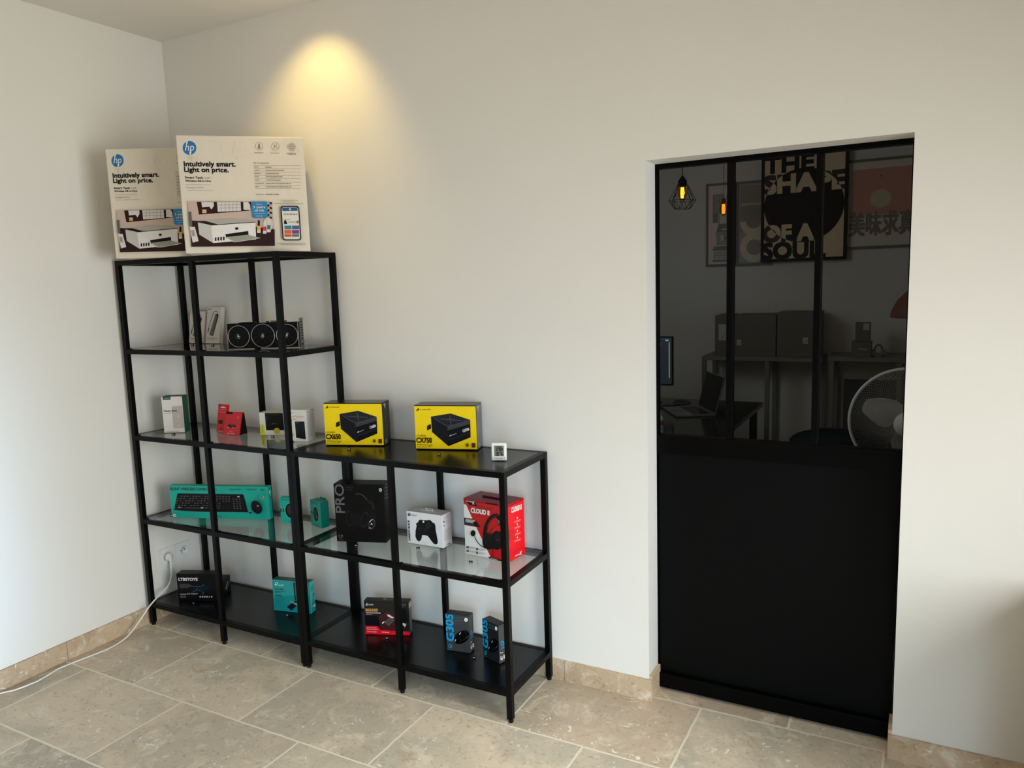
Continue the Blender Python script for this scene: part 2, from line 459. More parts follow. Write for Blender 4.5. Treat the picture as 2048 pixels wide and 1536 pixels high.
# ceiling spotlights: one by the wall, one added for the floor
def ceiling_spot(x, y, target, power, angle, blend, label):
    t = thing('ceiling_spotlight', label, 'ceiling light', (x, y, RZ), group=None)
    mb = MB(); mb.lathe([(.028, -.004), (.031, -.004), (.042, -.003), (.043, 0)], ink((235, 235, 232), .4), 28); mb.build('trim_ring', t)
    mb = MB(); mb.lathe([(0, -.002), (.028, -.002)], emit((255, 214, 150), 6, 'spot_lens')); mb.build('lens', t)
    spot('spot_beam', (x, y, RZ-.012), target, power, WARM, angle, blend, .02)
ceiling_spot(1.05, -.34, (.97, .02, 2.15), 13.0, 88, .75, 'round white recessed spotlight in the ceiling close to the back wall')
WARM = (1.0, .90, .76)
ceiling_spot(2.75, -1.45, (2.5, -1.1, 0), 85.0, 60, 1.0, 'round white recessed spotlight added in the ceiling to brighten the floor near the door')  # added spotlight, lifts the floor tiles near the door
t = thing('fill_globe', 'unseen globe lamp added on the ceiling to warm the upper walls', 'ceiling light', (2.3, -2.35, RZ))  # added lamp out of view, warms the upper walls
mb = MB(); mb.cyl((0, 0, 0), (0, 0, -.03), .05, .05, ink((235, 235, 232), .4), 24); mb.cyl((0, 0, -.03), (0, 0, -.20), .004, .004, ink((235, 235, 232), .4), 8); mb.build('fill_globe_rose', t)
mb = MB(); mb.lathe([(.13*math.sin(PI*i/16), -.33-.13*math.cos(PI*(16-i)/16)) for i in range(17)], glassmat('globe_glass', (.97, .95, .9), 0, 1.1), 28); mb.build('globe', t)
pl = bpy.data.lights.new('globe_fill', 'POINT'); pl.energy = 7; pl.color = (1.0, .60, .25); pl.shadow_soft_size = .1
po = bpy.data.objects.new('globe_fill', pl); COL.objects.link(po); po.location = (2.3, -2.35, RZ-.33)

# ------------------------------------------------------------------ shelving units
SH = (0.0259, -0.0251, 0.0062); T = .0223; DEP = .3556
def shelf_unit(x0, width, H, levels, label, group):
    """levels: list of (z of the top surface, 'glass' or 'panel')"""
    c, s = math.cos(SH[2]), math.sin(SH[2])
    t = thing('shelving_unit', label, 'shelving unit', (SH[0]+c*x0+s*DEP, SH[1]+s*x0-c*DEP, 0), SH[2])
    W = width-.0008; g = .0002
    for i, xx in enumerate((0, W/2-T/2, W-T)):
        for yy in (0, DEP-T):
            if i == 1:      # the middle posts run between the levels' rails
                mb = MB(); mb.box((xx, yy+.0006, .014), (xx+T, yy+T-.0006, H-T), BLACK, .0012)
            else:
                mb = MB(); mb.box((xx, yy, .014), (xx+T, yy+T, H), BLACK, .0012)
            p = mb.build('post', t)
            mb = MB(); r = T/2-.0015; cx, cy = xx+T/2, yy+T/2
            mb.lathe([(0, .0), (r*.8, .0), (r, .003), (r, .0142), (0, .0142)], ink((14, 14, 14), .6), 16, Matrix.Translation((cx, cy, 0)))
            mb.build('foot', p)
    for k, (z, kind) in enumerate(levels):
        mb = MB()
        for yy in (0, DEP-T):
            mb.box((T, yy-(0.0004 if k else 0), z-T), (W-T, yy+T+.0004, z-.0006), BLACK, .001)
        mb.box((0.0003, T, z-T), (T-.0003, DEP-T, z-.0006), BLACK, .001)
        mb.box((W-T+.0003, T, z-T), (W-.0003, DEP-T, z-.0006), BLACK, .001)
        rl = mb.build('shelf_frame', t)
        if kind == 'glass':
            mb = MB(); mb.box((T*.35, T*.35, z-.0055), (W-T*.35, DEP-T*.35, z), GLASS)
            mb.v = [(v[0], v[1], v[2]) for v in mb.v]
            # keep the pane clear of the posts: inset
            mb = MB(); mb.box((T+.001, T*.4, z-.005), (W-T-.001, DEP-T*.4, z), GLASS); mb.build('glass_shelf', t)
            for xx in (T+.012, W/2+T/2+.010, W-T-.018):
                mb = MB(); mb.box((xx, .002, z-.001), (xx+.009, T*.8, z+.0035), BLACK, .001); mb.build('shelf_clip', rl)
        else:
            mb = MB(); mb.box((T+.001, T+.001, z-.010), (W-T-.001, DEP-T-.001, z-.001), BLACKP, .0008); mb.build('shelf_panel', t)
    return t
LV = dict(top=1.7561, l2=1.3507, l3=.9438, l4=.5374, lb=.1169, lt=.9447, lg=.5399, lob=.1252)
shelf_unit(0, 1.0, LV['top'], [(LV['top'], 'panel'), (LV['l2'], 'glass'), (LV['l3'], 'glass'), (LV['l4'], 'glass'), (LV['lb'], 'panel')],
           'tall black metal shelving unit with three glass shelves in the corner', None)
shelf_unit(1.0, 1.0, LV['lt'], [(LV['lt'], 'panel'), (LV['lg'], 'glass'), (LV['lob'], 'panel')],
           'low black metal shelving unit with one glass shelf, nearer the door', None)

# ------------------------------------------------------------------ goods on the shelves
E0 = .0005
def put(mb, name, label, cat, x, y, z, yaw, group=None):
    return mb.build(name, None, None, label, cat, group, (x, y, z+E0), yaw)
def Z(*pts): return list(pts)
K = ink((18, 18, 20), .45); CARD = ink((224, 214, 198), .62, .25)

# ---- printer cartons
PRINTER_W, PRINTER_D, PRINTER_H = .481, .222, .457
mb = carton(PRINTER_W, PRINTER_D, PRINTER_H, CARD, .004)
A = front(mb, [(735, 90), (1890, 112), (1965, 1150), (820, 1172)], PRINTER_W, PRINTER_H)
BL = ink((28, 112, 172), .5); G1 = ink((128, 120, 110), .6); G2 = ink((176, 166, 152), .6)
A.disc((862, 208), 66, ink((232, 226, 214), .6)).disc((862, 208), 63, BL)
A.text('hp', (822, 232), (906, 232), 66, ink((235, 232, 225), .6), .0, .28)
A.poly([(836, 146), (848, 146), (842, 172), (830, 172)], ink((235, 232, 225), .6)).poly([(868, 240), (880, 240), (872, 270), (860, 270)], ink((235, 232, 225), .6))
A.text('Intuitively smart.', (812, 373), (1278, 376), 44, K, .045).text('Light on price.', (815, 423), (1216, 428), 42, K, .045)
A.text('Smart Tank', (820, 484), (984, 487), 20, K, .03).text('5105', (995, 486), (1046, 487), 15, G1)
A.text('Wireless All-in-One', (822, 514), (1056, 516), 17, K, .03)
A.stroke([(828, 541), (1062, 543)], 2, G1).stroke([(835, 593), (1075, 595)], 2, G1).text('Cartridge-Free Printer', (828, 573), (988, 574), 12, G1)
for i, cx in enumerate((1493, 1640, 1787)):
    cy = 193+3*i
    A.disc((cx, cy), 36, G1, r0=.93)
    if i == 0: A.poly([(cx-4, cy-22), (cx+5, cy-22), (cx+12, cy+22), (cx-12, cy+22)], G1)
    if i == 1: A.stroke([(cx-16, cy-18), (cx-4, cy), (cx-14, cy+20)], 4, G1).stroke([(cx+14, cy-20), (cx+4, cy), (cx+16, cy+18)], 4, G1)
    if i == 2: A.disc((cx, cy), 24, G1, r0=.88).stroke([(cx-24, cy), (cx+24, cy)], 3, G1).disc((cx, cy), 12, G1, ry=24, r0=.8)
    A.dashes((cx-42, cy+60), (cx+40, cy+61), 5, G1, 5, i)
A.dashes((1760, 268), (1825, 269), 5, G1, 4, 9)
A.text('AT A GLANCE', (1443, 351), (1583, 353), 12, G1, .02)
for i, (yy, e) in enumerate(zip((383, 412, 441, 471, 501, 532, 562), (1608, 1720, 1677, 1706, 1693, 1785, 1798))):
    A.stroke([(1443+i*2, yy-15), (1872, yy-12)], 2, G1)
    A.dashes((1450+i*2, yy-1), (1492+8*(i % 3)+(30 if i == 5 else 0), yy-1), 6, G1, 4, i+20); A.dashes((1550+i*2, yy), (e, yy+1), 7, G1, 14, i+40)
A.stroke([(1460, 575), (1872, 578)], 2, G1).dashes((1465, 631), (1540, 632), 6, G1, 5, 3)
for i in range(8): A.disc((1562+i*15, 631), 5 if i % 3 else 6, K if i in (1, 2, 7) else G1, 8)
PK = ink((196, 172, 160), .5); DK = ink((48, 26, 26), .4); WH = ink((214, 210, 204), .5)
A.poly([(843, 695), (1612, 697), (1638, 1102), (875, 1110)], PK)
A.poly([(925, 698), (1420, 698), (1422, 778), (946, 815)], DK)
A.poly([(968, 700), (1080, 700), (1082, 735), (1060, 768), (1040, 742), (975, 748)], WH).poly([(975, 768), (1014, 768), (1014, 800), (977, 802)], ink((206, 176, 120), .5))
A.poly([(1110, 700), (1325, 700), (1330, 780), (1118, 790)], WH)
for i in range(1, 6): A.stroke([(1112+i*36, 700), (1116+i*35, 786)], 3, G1)
for i in (1, 2): A.stroke([(1112, 700+i*28), (1328, 698+i*27)], 3, G1)
A.poly([(1350, 700), (1392, 700), (1410, 722), (1418, 775), (1352, 770)], WH)
A.poly([(880, 870), (1100, 880), (1636, 950), (1638, 1102), (875, 1110), (872, 1000)], DK)
A.poly([(935, 876), (1180, 850), (1400, 860), (1455, 878), (1120, 906)], ink((168, 166, 158), .5))
A.poly([(930, 874), (1000, 872), (1120, 905), (1050, 912)], ink((30, 28, 28), .4))
A.poly([(935, 886), (1055, 912), (1075, 1076), (948, 998)], ink((196, 192, 188), .5))
A.poly([(1055, 912), (1460, 884), (1467, 1042), (1075, 1076)], ink((226, 224, 220), .5)).stroke([(1055, 912), (1460, 884)], 6, K)
A.poly([(1185, 995), (1395, 965), (1399, 1018), (1195, 1032)], K).poly([(1198, 1020), (1390, 1000), (1503, 1028), (1290, 1064), (1235, 1050)], ink((148, 150, 138), .5)).stroke([(1198, 1022), (1240, 1052), (1290, 1064), (1503, 1029)], 4, WH)
for i in range(4): A.rect(1090+i*25, 1024-i*2, 1104+i*25, 1056-i*2, K)
A.disc((1290, 943), 16, K, 14, ry=12)
A.poly([(850, 792), (876, 788), (886, 918), (858, 922)], ink((92, 88, 88), .5)).poly([(862, 930), (908, 926), (942, 1058), (888, 1072)], WH).poly([(872, 960), (902, 956), (912, 1010), (886, 1014)], ink((150, 146, 142), .5))
A.disc((1575, 905), 45, ink((208, 196, 186), .5), ry=65)
for cx, cy, c in ((1492, 942, (222, 176, 40)), (1546, 948, (206, 34, 72)), (1583, 935, (24, 116, 112))):
    A.rect(cx-16, cy-5, cx+16, cy+42, WH).rect(cx-15, cy-22, cx+15, cy+16, ink(c, .5)).rect(cx-9, cy-74, cx+9, cy-24, K if c[0] == 222 else WH)
for i in range(7): A.disc((1590+(-1)**i*12, 712+i*22), 13, K, 8, ry=9, ang=.7*(-1)**i)
A.poly([(1424, 697), (1566, 697), (1573, 835), (1560, 848), (1448, 848), (1432, 836)], ink((30, 126, 180), .45))
A.text('Up to', (1470, 728), (1520, 728), 13, WH).text('3 years', (1442, 757), (1550, 757), 20, WH, .03).text('of ink', (1455, 788), (1542, 787), 20, WH, .03)
A.text('included in', (1455, 811), (1545, 810), 11, WH).text('the box', (1470, 834), (1530, 833), 11, WH)
A.dashes((1690, 687), (1846, 688), 4, G1, 12, 5).dashes((1710, 701), (1825, 702), 4, G1, 9, 6).dashes((1640, 714), (1900, 717), 4, G1, 20, 7)
def rr(cx, cy, w, h, r, sk=0, n=5):
    o = []
    for sx, sy, a0 in ((1, -1, -90), (1, 1, 0), (-1, 1, 90), (-1, -1, 180)):
        for i in range(n+1):
            a = math.radians(a0+90*i/n); px = cx+sx*(w/2-r)+r*math.cos(a); py = cy+sy*(h/2-r)+r*math.sin(a); o.append((px+sk*(py-cy), py))
    return o
A.poly(rr(1784, 895, 172, 316, 26, .075), ink((22, 30, 44), .4)).poly(rr(1784, 895, 150, 294, 18, .075), ink((222, 218, 208), .4))
A.poly([(1702, 752), (1842, 750), (1845, 782), (1706, 784)], ink((20, 84, 128), .4)).disc((1775, 768), 9, WH)
A.dashes((1720, 812), (1840, 814), 10, G1, 6, 11).dashes((1722, 860), (1780, 862), 5, G1, 5, 12)
A.poly([(1722, 870), (1738, 866), (1752, 902), (1722, 904)], K).dashes((1760, 884), (1830, 885), 12, G2, 6, 12).disc((1846, 884), 14, G1, 12)
for i, c in enumerate(((42, 122, 140), (46, 92, 140), (222, 92, 30), (128, 52, 118), (206, 70, 30), (64, 116, 108))):
    cx = 1724+(i % 2)*70; cy = 918+(i//2)*40
    A.poly([(cx, cy), (cx+64, cy-1), (cx+67, cy+(33 if i < 4 else 20)), (cx+3, cy+(34 if i < 4 else 21))], ink(c, .45))
A.dashes((1665, 1080), (1925, 1082), 4, G1, 22, 15).dashes((1690, 1092), (1920, 1094), 4, G1, 22, 16)
# scuffs that follow the corrugation
r = random.Random(3)
for i in range(46):
    cx = r.choice([r.uniform(1140, 1420), r.uniform(1690, 1860), r.uniform(840, 940)]); cy = r.uniform(150, 300) if cx > 1000 else r.uniform(270, 320); l = r.uniform(10, 60)
    A.stroke([(cx, cy), (cx+2, cy+l)], 1.6, ink((186, 176, 160), .6))
hp = put(mb, 'printer_carton', 'white printer carton with blue round logo standing in front on the tall unit', 'carton', .706, -.537, LV['top'], .764, 'printer cartons')
h2 = hp.copy(); COL.objects.link(h2); h2.location = (.2333, -.5132, LV['top']+E0); h2.rotation_euler.z = .5527
h2['label'] = 'white printer carton half hidden behind the other one, nearest the left wall'

# ---- hub cartons, leaning on the wall
def hub_box(W, H):
    mb = carton(W, .023, H, ink((222, 216, 208), .5), .0008)
    A = front(mb, [(375, 125), (650, 125), (610, 718), (335, 715)], W, H)
    GR = ink((104, 102, 98), .5); GD = ink((58, 56, 54), .5)
    A.stroke([(395, 480), (430, 390), (478, 262), (512, 208), (555, 196), (578, 222), (578, 258)], 10, GD)
    A.poly([(400, 465), (416, 470), (392, 545), (376, 540)], GD)
    A.poly([(530, 258), (572, 252), (602, 268), (492, 598), (450, 600), (412, 580)], GR).poly([(578, 254), (602, 268), (492, 598), (478, 590)], GD)
    A.poly([(545, 240), (592, 246), (602, 268), (530, 258)], K)
    A.text('Hub', (382, 645), (430, 645), 14, K, .03).text('7 in 1 USB-C Hub', (438, 645), (570, 645), 13, K, .02).dashes((440, 664), (512, 664), 6, G1, 6, 2)
    A.dashes((398, 160), (458, 160), 12, G1, 4, 6)
    return mb
def lean(mb, name, label, cat, x, y, z, yaw, tilt, group=None):
    R = Matrix.Rotation(-tilt, 4, 'X'); mb.v = [tuple(R @ Vector(v)) for v in mb.v]
    zmin = min(v[2] for v in mb.v); mb.v = [(v[0], v[1], v[2]-zmin) for v in mb.v]
    return put(mb, name, label, cat, x, y, z, yaw, group)
lean(hub_box(.0985, .176), 'hub_carton', 'white carton showing a grey cable hub, beside the graphics card', 'carton', .204, -.062, LV['l2'], -.03, .168, 'hub cartons')
lean(hub_box(.0985, .156), 'hub_carton', 'white carton showing a cable hub, behind the middle post of the tall unit', 'carton', .090, -.066, LV['l2'], .04, .15, 'hub cartons')

# ---- graphics card
g = thing('graphics_card', 'black graphics card with three ringed fans on the upper glass shelf', 'graphics card', (.657, -.322, LV['l2']+E0), .477)
W, D, H = .313, .046, .112
mb = MB(); mb.box((0, 0, .004), (W, D, H), ink((7, 7, 7), .35), .003)
mb.box((-.002, .001, .004), (.0035, D-.004, H-.004), ink((150, 150, 146), .35, .5, .6), .001)
mb.box((W-.006, -.0005, .002), (W-.0035, D*.5, H-.002), ink((150, 150, 146), .35, .5, .6), .0006)
mb.box((.05, .004, H), (.12, D, H+.004), K, .002); mb.box((.002, D, .008), (W-.002, D+.0018, H-.002), ink((22, 22, 24), .3), .0005)
body = mb.build('shroud', g)
FN = ((.050, .057, .047), (.155, .057, .051), (.260, .057, .047))
for i, (fx, fz, fr) in enumerate(FN):
    mb = MB(); R = Matrix.Translation((fx, 0, fz)) @ Matrix.Rotation(PI/2, 4, 'X')
    mb.lathe([(0, .0006), (fr-.0015, .0006)], ink((5, 5, 6), .5), 48, R)
    mb.lathe([(fr-.0018, .0008), (fr-.0016, .0024), (fr, .0024), (fr+.0002, .0008)], ink((176, 176, 172), .35, .5, .4), 48, R)
    for b in range(11):
        a = 2*PI*b/11; p = []
        for rr_, da in ((.014, 0), (fr-.004, .42), (fr-.004, .72), (.014, .42)):
            p.append(R @ Vector((rr_*math.cos(a+da), rr_*math.sin(a+da), .0012+.0012*(da > .5))))
        mb.face(p, ink((15, 15, 16), .4))
    mb.lathe([(0, .0044), (.012, .0044), (.014, .003), (.014, .0008)], ink((12, 12, 13), .3), 32, R)
    o = mb.build('fan', g)
    mb = MB(); S = ink((200, 200, 198), .4)
    aa = (.5, .0, -.2)[i]
    for s_ in (1, -1):
        d = Vector((math.cos(PI/4*s_+aa), 0, math.sin(PI/4*s_+aa)))*.0062; n = Vector((-d.z, 0, d.x)).normalized()*.0012
        c = Vector((fx, -.0047-.0002*(s_+1), fz)); mb.face([c-d-n, c+d-n, c+d+n, c-d+n], S)
    for q in (0, 1):
        a0 = aa+q*PI+.9
        P_ = [Vector((fx+.0098*math.cos(a0+k*.25), -.0047, fz+.0098*math.sin(a0+k*.25))) for k in range(5)]
        Q_ = [Vector((fx+.0086*math.cos(a0+k*.25), -.0047, fz+.0086*math.sin(a0+k*.25))) for k in range(5)]
        for k in range(4): mb.face([P_[k], P_[k+1], Q_[k+1], Q_[k]], S)
    mb.build('emblem', o)
mb = MB(); B = ink((132, 130, 118), .4, .5, .7)
mb.box((W+.002, .002, -.0001), (W+.0035, D+.004, .128), B)
mb.box((W+.002, .010, .122), (W+.012, .034, .1235), B)
for k in range(9): mb.box((W+.0036, .010, .012+k*.012), (W+.0046, D-.008, .018+k*.012), ink((40, 40, 38), .5))
mb.box((W+.0035, .008, .026), (W+.016, .02, .030), B)
mb.build('mounting_bracket', g)
mb = MB(); mb.box((.185, .020, H), (.255, .0215, H+.008), ink((84, 60, 34), .5, .3)); mb.box((.165, .020, H), (.180, .0215, H+.006), ink((30, 50, 32), .5))
for k in range(24): mb.box((.187+k*.0028, .0192, H+.001), (.1885+k*.0028, .0199, H+.0075), ink((120, 88, 46), .4, .4))
mb.build('edge_connector', g)

# ---- power bank
W, D, H = .100, .057, .175; GN = ink((0, 72, 48), .5)
mb = carton(W, D, H, GN); Wt = ink((232, 226, 222), .5)
A = front(mb, [(130, 150), (582, 138), (655, 925), (205, 930)], W, H)
A.poly([(134, 154), (576, 142), (647, 917), (207, 920)], Wt)
A.poly([(160, 146), (334, 141), (337, 212), (176, 216)], GN).text('UGREEN', (196, 193), (316, 190), 20, ink((170, 190, 180), .5), .02)
A.poly([(370, 355), (586, 345), (634, 822), (412, 830), (400, 812), (358, 372)], ink((196, 182, 176), .5)).poly([(488, 540), (508, 540), (516, 600), (504, 606)], Wt).disc((520, 775), 12, Wt, 12)
A.text('Power Bank', (197, 474), (480, 468), 40, K, .025).dashes((205, 506), (410, 500), 10, G1, 14, 1).dashes((240, 890), (540, 888), 7, G1, 22, 4)
A = right(mb, [(0, 0), (10, 0), (10, 20), (0, 20)], W, D, H)
for k in (2.6, 4.4, 6.2): A.stroke([(k, 1), (k+.3, 19)], .5, ink((0, 96, 62), .5))
put(mb, 'power_bank_carton', 'white carton with green sides and a power bank print on the middle glass shelf', 'carton', .146, -.293, LV['l3'], .491)

# ---- two red memory card packs
RD = ink((196, 10, 22), .35); PKW = ink((240, 150, 150), .5)
mb = carton(.058, .014, .135, RD, .0008)
A = front(mb, [(1400, 340), (1570, 355), (1470, 930), (1310, 905)], .058, .135)
A.poly([(1403, 345), (1440, 348), (1425, 395), (1395, 390)], ink((60, 20, 22), .4))
A.poly([(1436, 400), (1470, 400), (1480, 385), (1494, 402), (1530, 408), (1524, 430), (1440, 420)], ink((246, 226, 226), .5))
A.dashes((1400, 455), (1540, 468), 7, PKW, 5, 1).dashes((1398, 500), (1535, 520), 7, PKW, 5, 2)
A.rect(1372, 668, 1450, 738, K).rect(1390, 684, 1426, 724, ink((34, 52, 36), .5)).rect(1374, 820, 1434, 842, ink((90, 20, 20), .5))
A.text('SanDisk', (1352, 892), (1442, 902), 20, ink((250, 160, 170), .5), .03)
lean(mb, 'memory_card_pack', 'slim tall red memory card pack leaning at the left of the other one', 'pack', .397, -.205, LV['l3'], .0, .20, 'memory card packs')
mb = carton(.088, .006, .108, RD, .0008)
A = front(mb, [(1560, 495), (1940, 490), (1835, 975), (1465, 980)], .088, .108)
A.rect(1562, 497, 1720, 545, ink((40, 8, 10), .4)).stroke([(1580, 602), (1640, 596)], 8, ink((220, 60, 90), .5))
A.disc((1852, 596), 12, PKW, 10, r0=.7).disc((1822, 602), 12, PKW, 10, r0=.7).disc((1852, 622), 8, PKW, 10)
A.disc((1682, 790), 96, K, 24, ry=34).disc((1690, 780), 60, ink((60, 52, 56), .4), 20, ry=18).rect(1580, 818, 1598, 838, PKW).rect(1694, 820, 1728, 834, PKW)
A.dashes((1620, 905), (1700, 898), 9, PKW, 5, 3).text('SanDisk', (1565, 962), (1735, 956), 26, ink((250, 160, 170), .5), .03)
for v in range(len(mb.v)): pass
# black tray behind the card
t = thing('memory_card_pack', 'wide red memory card pack with a black back, right of the slim one', 'pack', (.466, -.2255, LV['l3']+E0), .18, 'memory card packs')
R = Matrix.Rotation(-.32, 4, 'X'); mb.v = [tuple(R @ Vector(v)) for v in mb.v]; zm = min(v[2] for v in mb.v); mb.v = [(a, b, c-zm) for a, b, c in mb.v]
mb.build('card_front', t)
mb = MB(); Dk = ink((12, 12, 13), .4)
mb.raw([(.001, .008, 0), (.087, .008, 0), (.087, .062, 0), (.001, .062, 0), (.001, .041, .1), (.087, .041, .1), (.087, .05, .1), (.001, .05, .1)],
       [(0, 3, 2, 1), (4, 5, 6, 7), (0, 1, 5, 4), (1, 2, 6, 5), (2, 3, 7, 6), (3, 0, 4, 7)], Dk)
mb.build('back_tray', t)

# ---- white carton with a dark window
W, D, H = .122, .05, .104
mb = carton(W, D, H, ink((226, 222, 214), .5))
A = front(mb, [(235, 350), (930, 335), (975, 960), (290, 955)], W, H)
WN = ink((13, 16, 18), .12, .6)
A.poly([(398, 352), (895, 345), (940, 832), (440, 830)], WN).poly([(415, 360), (890, 352), (892, 395), (420, 405)], ink((44, 40, 32), .4))
A.poly([(425, 420), (480, 418), (490, 520), (470, 540), (450, 800), (440, 800)], ink((34, 38, 38), .3)).stroke([(570, 665), (650, 645), (750, 662)], 14, ink((74, 82, 84), .4)).stroke([(580, 700), (740, 705)], 10, ink((4, 5, 6), .3))
A.poly([(278, 672), (380, 668), (408, 930), (292, 938)], ink((206, 208, 44), .5)).stroke([(332, 715), (352, 885)], 10, ink((70, 80, 20), .5))
A.poly([(290, 935), (430, 935), (425, 955), (290, 955)], ink((236, 222, 60), .5))
A.disc((735, 845), 85, ink((196, 178, 34), .45)).dashes((690, 850), (780, 850), 16, ink((216, 160, 40), .5), 4, 2)
put(mb, 'window_carton', 'white carton with a dark window and yellow stickers on the middle glass shelf', 'carton', .639, -.163, LV['l3'], .348)

# ---- pocket drive carton
W, D, H = .0965, .064, .139
mb = carton(W, D, H, ink((228, 224, 218), .5))
A = front(mb, [(985, 270), (1525, 265), (1550, 1135), (1040, 1130)], W, H)
OR = ink((214, 132, 78), .5)
A.text('DataPocket', (1022, 490), (1466, 485), 66, OR, .0).dashes((1045, 356), (1175, 352), 20, G1, 4, 3).dashes((1050, 545), (1250, 540), 14, G1, 8, 4).dashes((1050, 578), (1145, 575), 14, G1, 4, 5)
A.poly([(1160, 572), (1500, 566), (1535, 1100), (1195, 1085)], ink((212, 208, 202), .5)).poly([(1172, 580), (1492, 574), (1524, 1090), (1204, 1074)], ink((238, 236, 232), .5))
A.poly([(1215, 598), (1468, 590), (1478, 602), (1500, 1062), (1488, 1076), (1242, 1042)], ink((14, 15, 16), .25)).poly([(1240, 620), (1300, 615), (1330, 650), (1250, 640)], ink((60, 64, 62), .3))
A.rect(1155, 930, 1175, 985, G1)
A = right(mb, [(1525, 265), (1740, 225), (1770, 1050), (1550, 1135)], W, D, H)
A.disc((1570, 318), 14, G1, 12).disc((1690, 270), 14, G1, 12)
for k in range(17): A.dashes((1560, 420+k*36), (1735, 375+k*35), 6, G2, 9, k)
put(mb, 'drive_carton', 'white carton for a pocket drive standing half behind the right post of the tall unit', 'carton', .868, -.219, LV['l3'], .199)

# ---- power supply cartons
def psu(model, side_c):
    W, D, H = .257, .086, .1815
    BK = ink((18, 17, 18), .22, .6); Yl = ink((246, 212, 0), .4, .4)
    mb = carton(W, D, H, BK, .0012)
    A = front(mb, [(105, 215), (1575, 205), (1615, 1310), (160, 1300)], W, H)
    Yb = ink((46, 24, 6), .5)
    A.poly([(106, 240), (1572, 230), (1616, 1284), (159, 1276)], Yl)
    A.poly([(155, 358), (158, 335), (188, 325), (190, 305), (215, 285), (238, 345)], Yb).stroke([(160, 352), (236, 340)], 4, Yl).text('CORSAIR', (250, 340), (512, 335), 34, Yb, .01)
    A.poly([(515, 675), (518, 792), (432, 830), (416, 812), (424, 715)], ink((34, 30, 14), .5))
    A.poly([(512, 492), (980, 408), (1447, 562), (905, 728)], ink((44, 45, 50), .4))
    A.poly([(512, 492), (905, 728), (930, 1212), (540, 870)], ink((23, 24, 28), .4))
    A.poly([(905, 728), (1447, 562), (1456, 990), (930, 1212)], ink((15, 16, 20), .4))
    A.poly([(905, 728), (1447, 562), (1448, 660), (908, 832)], ink((52, 54, 60), .4)).poly([(930, 1040), (1454, 850), (1456, 880), (931, 1075)], ink((36, 34, 42), .4))
    for k in range(4): A.disc((975, 560), 290-52*k, ink((22, 23, 26), .4), 32, ry=112-20*k, r0=.92, ang=.03)
    A.stroke([(700, 545), (1240, 580)], 16, ink((70, 72, 78), .4)).stroke([(960, 450), (990, 690)], 18, ink((70, 72, 78), .4)).stroke([(600, 545), (890, 722)], 5, ink((118, 118, 122), .4)).stroke([(905, 728), (1447, 564)], 5, ink((96, 98, 104), .4))
    A.text(model, (1282, 868), (1428, 812), 62, ink((226, 226, 226), .5), .04)
    A.poly([(950, 975), (968, 940), (990, 925), (1000, 955)], ink((220, 220, 220), .5)).dashes((1005, 945), (1125, 895), 14, ink((180, 180, 184), .5), 7, 2)
    A.text('CX SERIES', (175, 980), (402, 976), 38, Yb, .0).text(model, (180, 1130), (540, 1130), 122, Yb, .032)
    A.text('ATX Power Supply', (190, 1196), (556, 1198), 30, Yb, .02).text('Alimentation ATX', (192, 1244), (526, 1242), 26, Yb, .01)
    A.disc((1383, 1170), 42, Yb, 20, r0=.86).disc((1383, 1168), 28, ink((120, 96, 20), .5), 16).poly([(1360, 1185), (1408, 1185), (1400, 1215), (1368, 1215)], Yb)
    A.rect(1488, 1122, 1574, 1236, ink((96, 34, 14), .5)).dashes((1500, 1150), (1562, 1150), 10, Yb, 3, 5).dashes((1500, 1205), (1562, 1205), 10, Yb, 3, 6)
    A = right(mb, [(1590, 230), (1775, 130), (1825, 1200), (1620, 1300)], W, D, H)
    sv = ink((170, 170, 172), .4); s2 = ink(side_c, .3, .6)
    A.poly([(1596, 240), (1772, 145), (1820, 1180), (1625, 1280)], s2)
    A.poly([(1625, 250), (1685, 225), (1680, 260), (1668, 300), (1690, 350), (1660, 330), (1640, 280)], sv)  # pale patch and the next streaks are painted plastic wrap reflections
    A.stroke([(1660, 400), (1680, 620), (1730, 760), (1700, 900), (1720, 1050)], 8, ink((96, 96, 98), .3)).stroke([(1720, 400), (1700, 560)], 6, ink((80, 80, 82), .3))
    A.dashes((1642, 1160), (1712, 1118), 30, sv, 3, 1).dashes((1642, 1205), (1712, 1165), 22, sv, 4, 2).dashes((1645, 1255), (1730, 1205), 12, sv, 6, 3)
    return mb
put(psu('CX650', (26, 26, 27)), 'power_supply_carton', 'yellow power supply carton printed CX650, on the left of the low unit', 'carton', 1.099, -.238, LV['lt'], .312, 'power supply cartons')
put(psu('CX750', (92, 92, 92)), 'power_supply_carton', 'yellow power supply carton printed CX750, beside the thermometer', 'carton', 1.510, -.165, LV['lt'], .276, 'power supply cartons')  # grey side has the window's reflection painted into the black carton

# ---- thermometer
t = thing('digital_thermometer', 'small white digital thermometer on the low unit beside a yellow carton', 'thermometer', (1.898, -.229, LV['lt']+E0), .317)
W, D, H = .057, .013, .067; WP = ink((240, 240, 238), .35)
def tiltb(mb, a):
    R = Matrix.Rotation(-a, 4, 'X'); mb.v = [tuple(R @ Vector(v)) for v in mb.v]; return mb
mb = MB(); mb.box((0, 0, .001), (W, D, H), WP, .004)
A = front(mb, [(1585, 945), (1875, 945), (1870, 1290), (1580, 1285)], W, H)
A.poly(rr(1727, 1238, 255, 60, 12), ink((206, 206, 202), .4)).dashes((1652, 1245), (1795, 1245), 13, G1, 7, 4)
tiltb(mb, .08); mb.build('case', t)
mb = MB(); A = Art(mb, [(1585, 945), (1875, 945), (1870, 1290), (1580, 1285)], (0, 0, 0), (1, 0, 0), (0, 0, 1), W, H); A.lay = 4
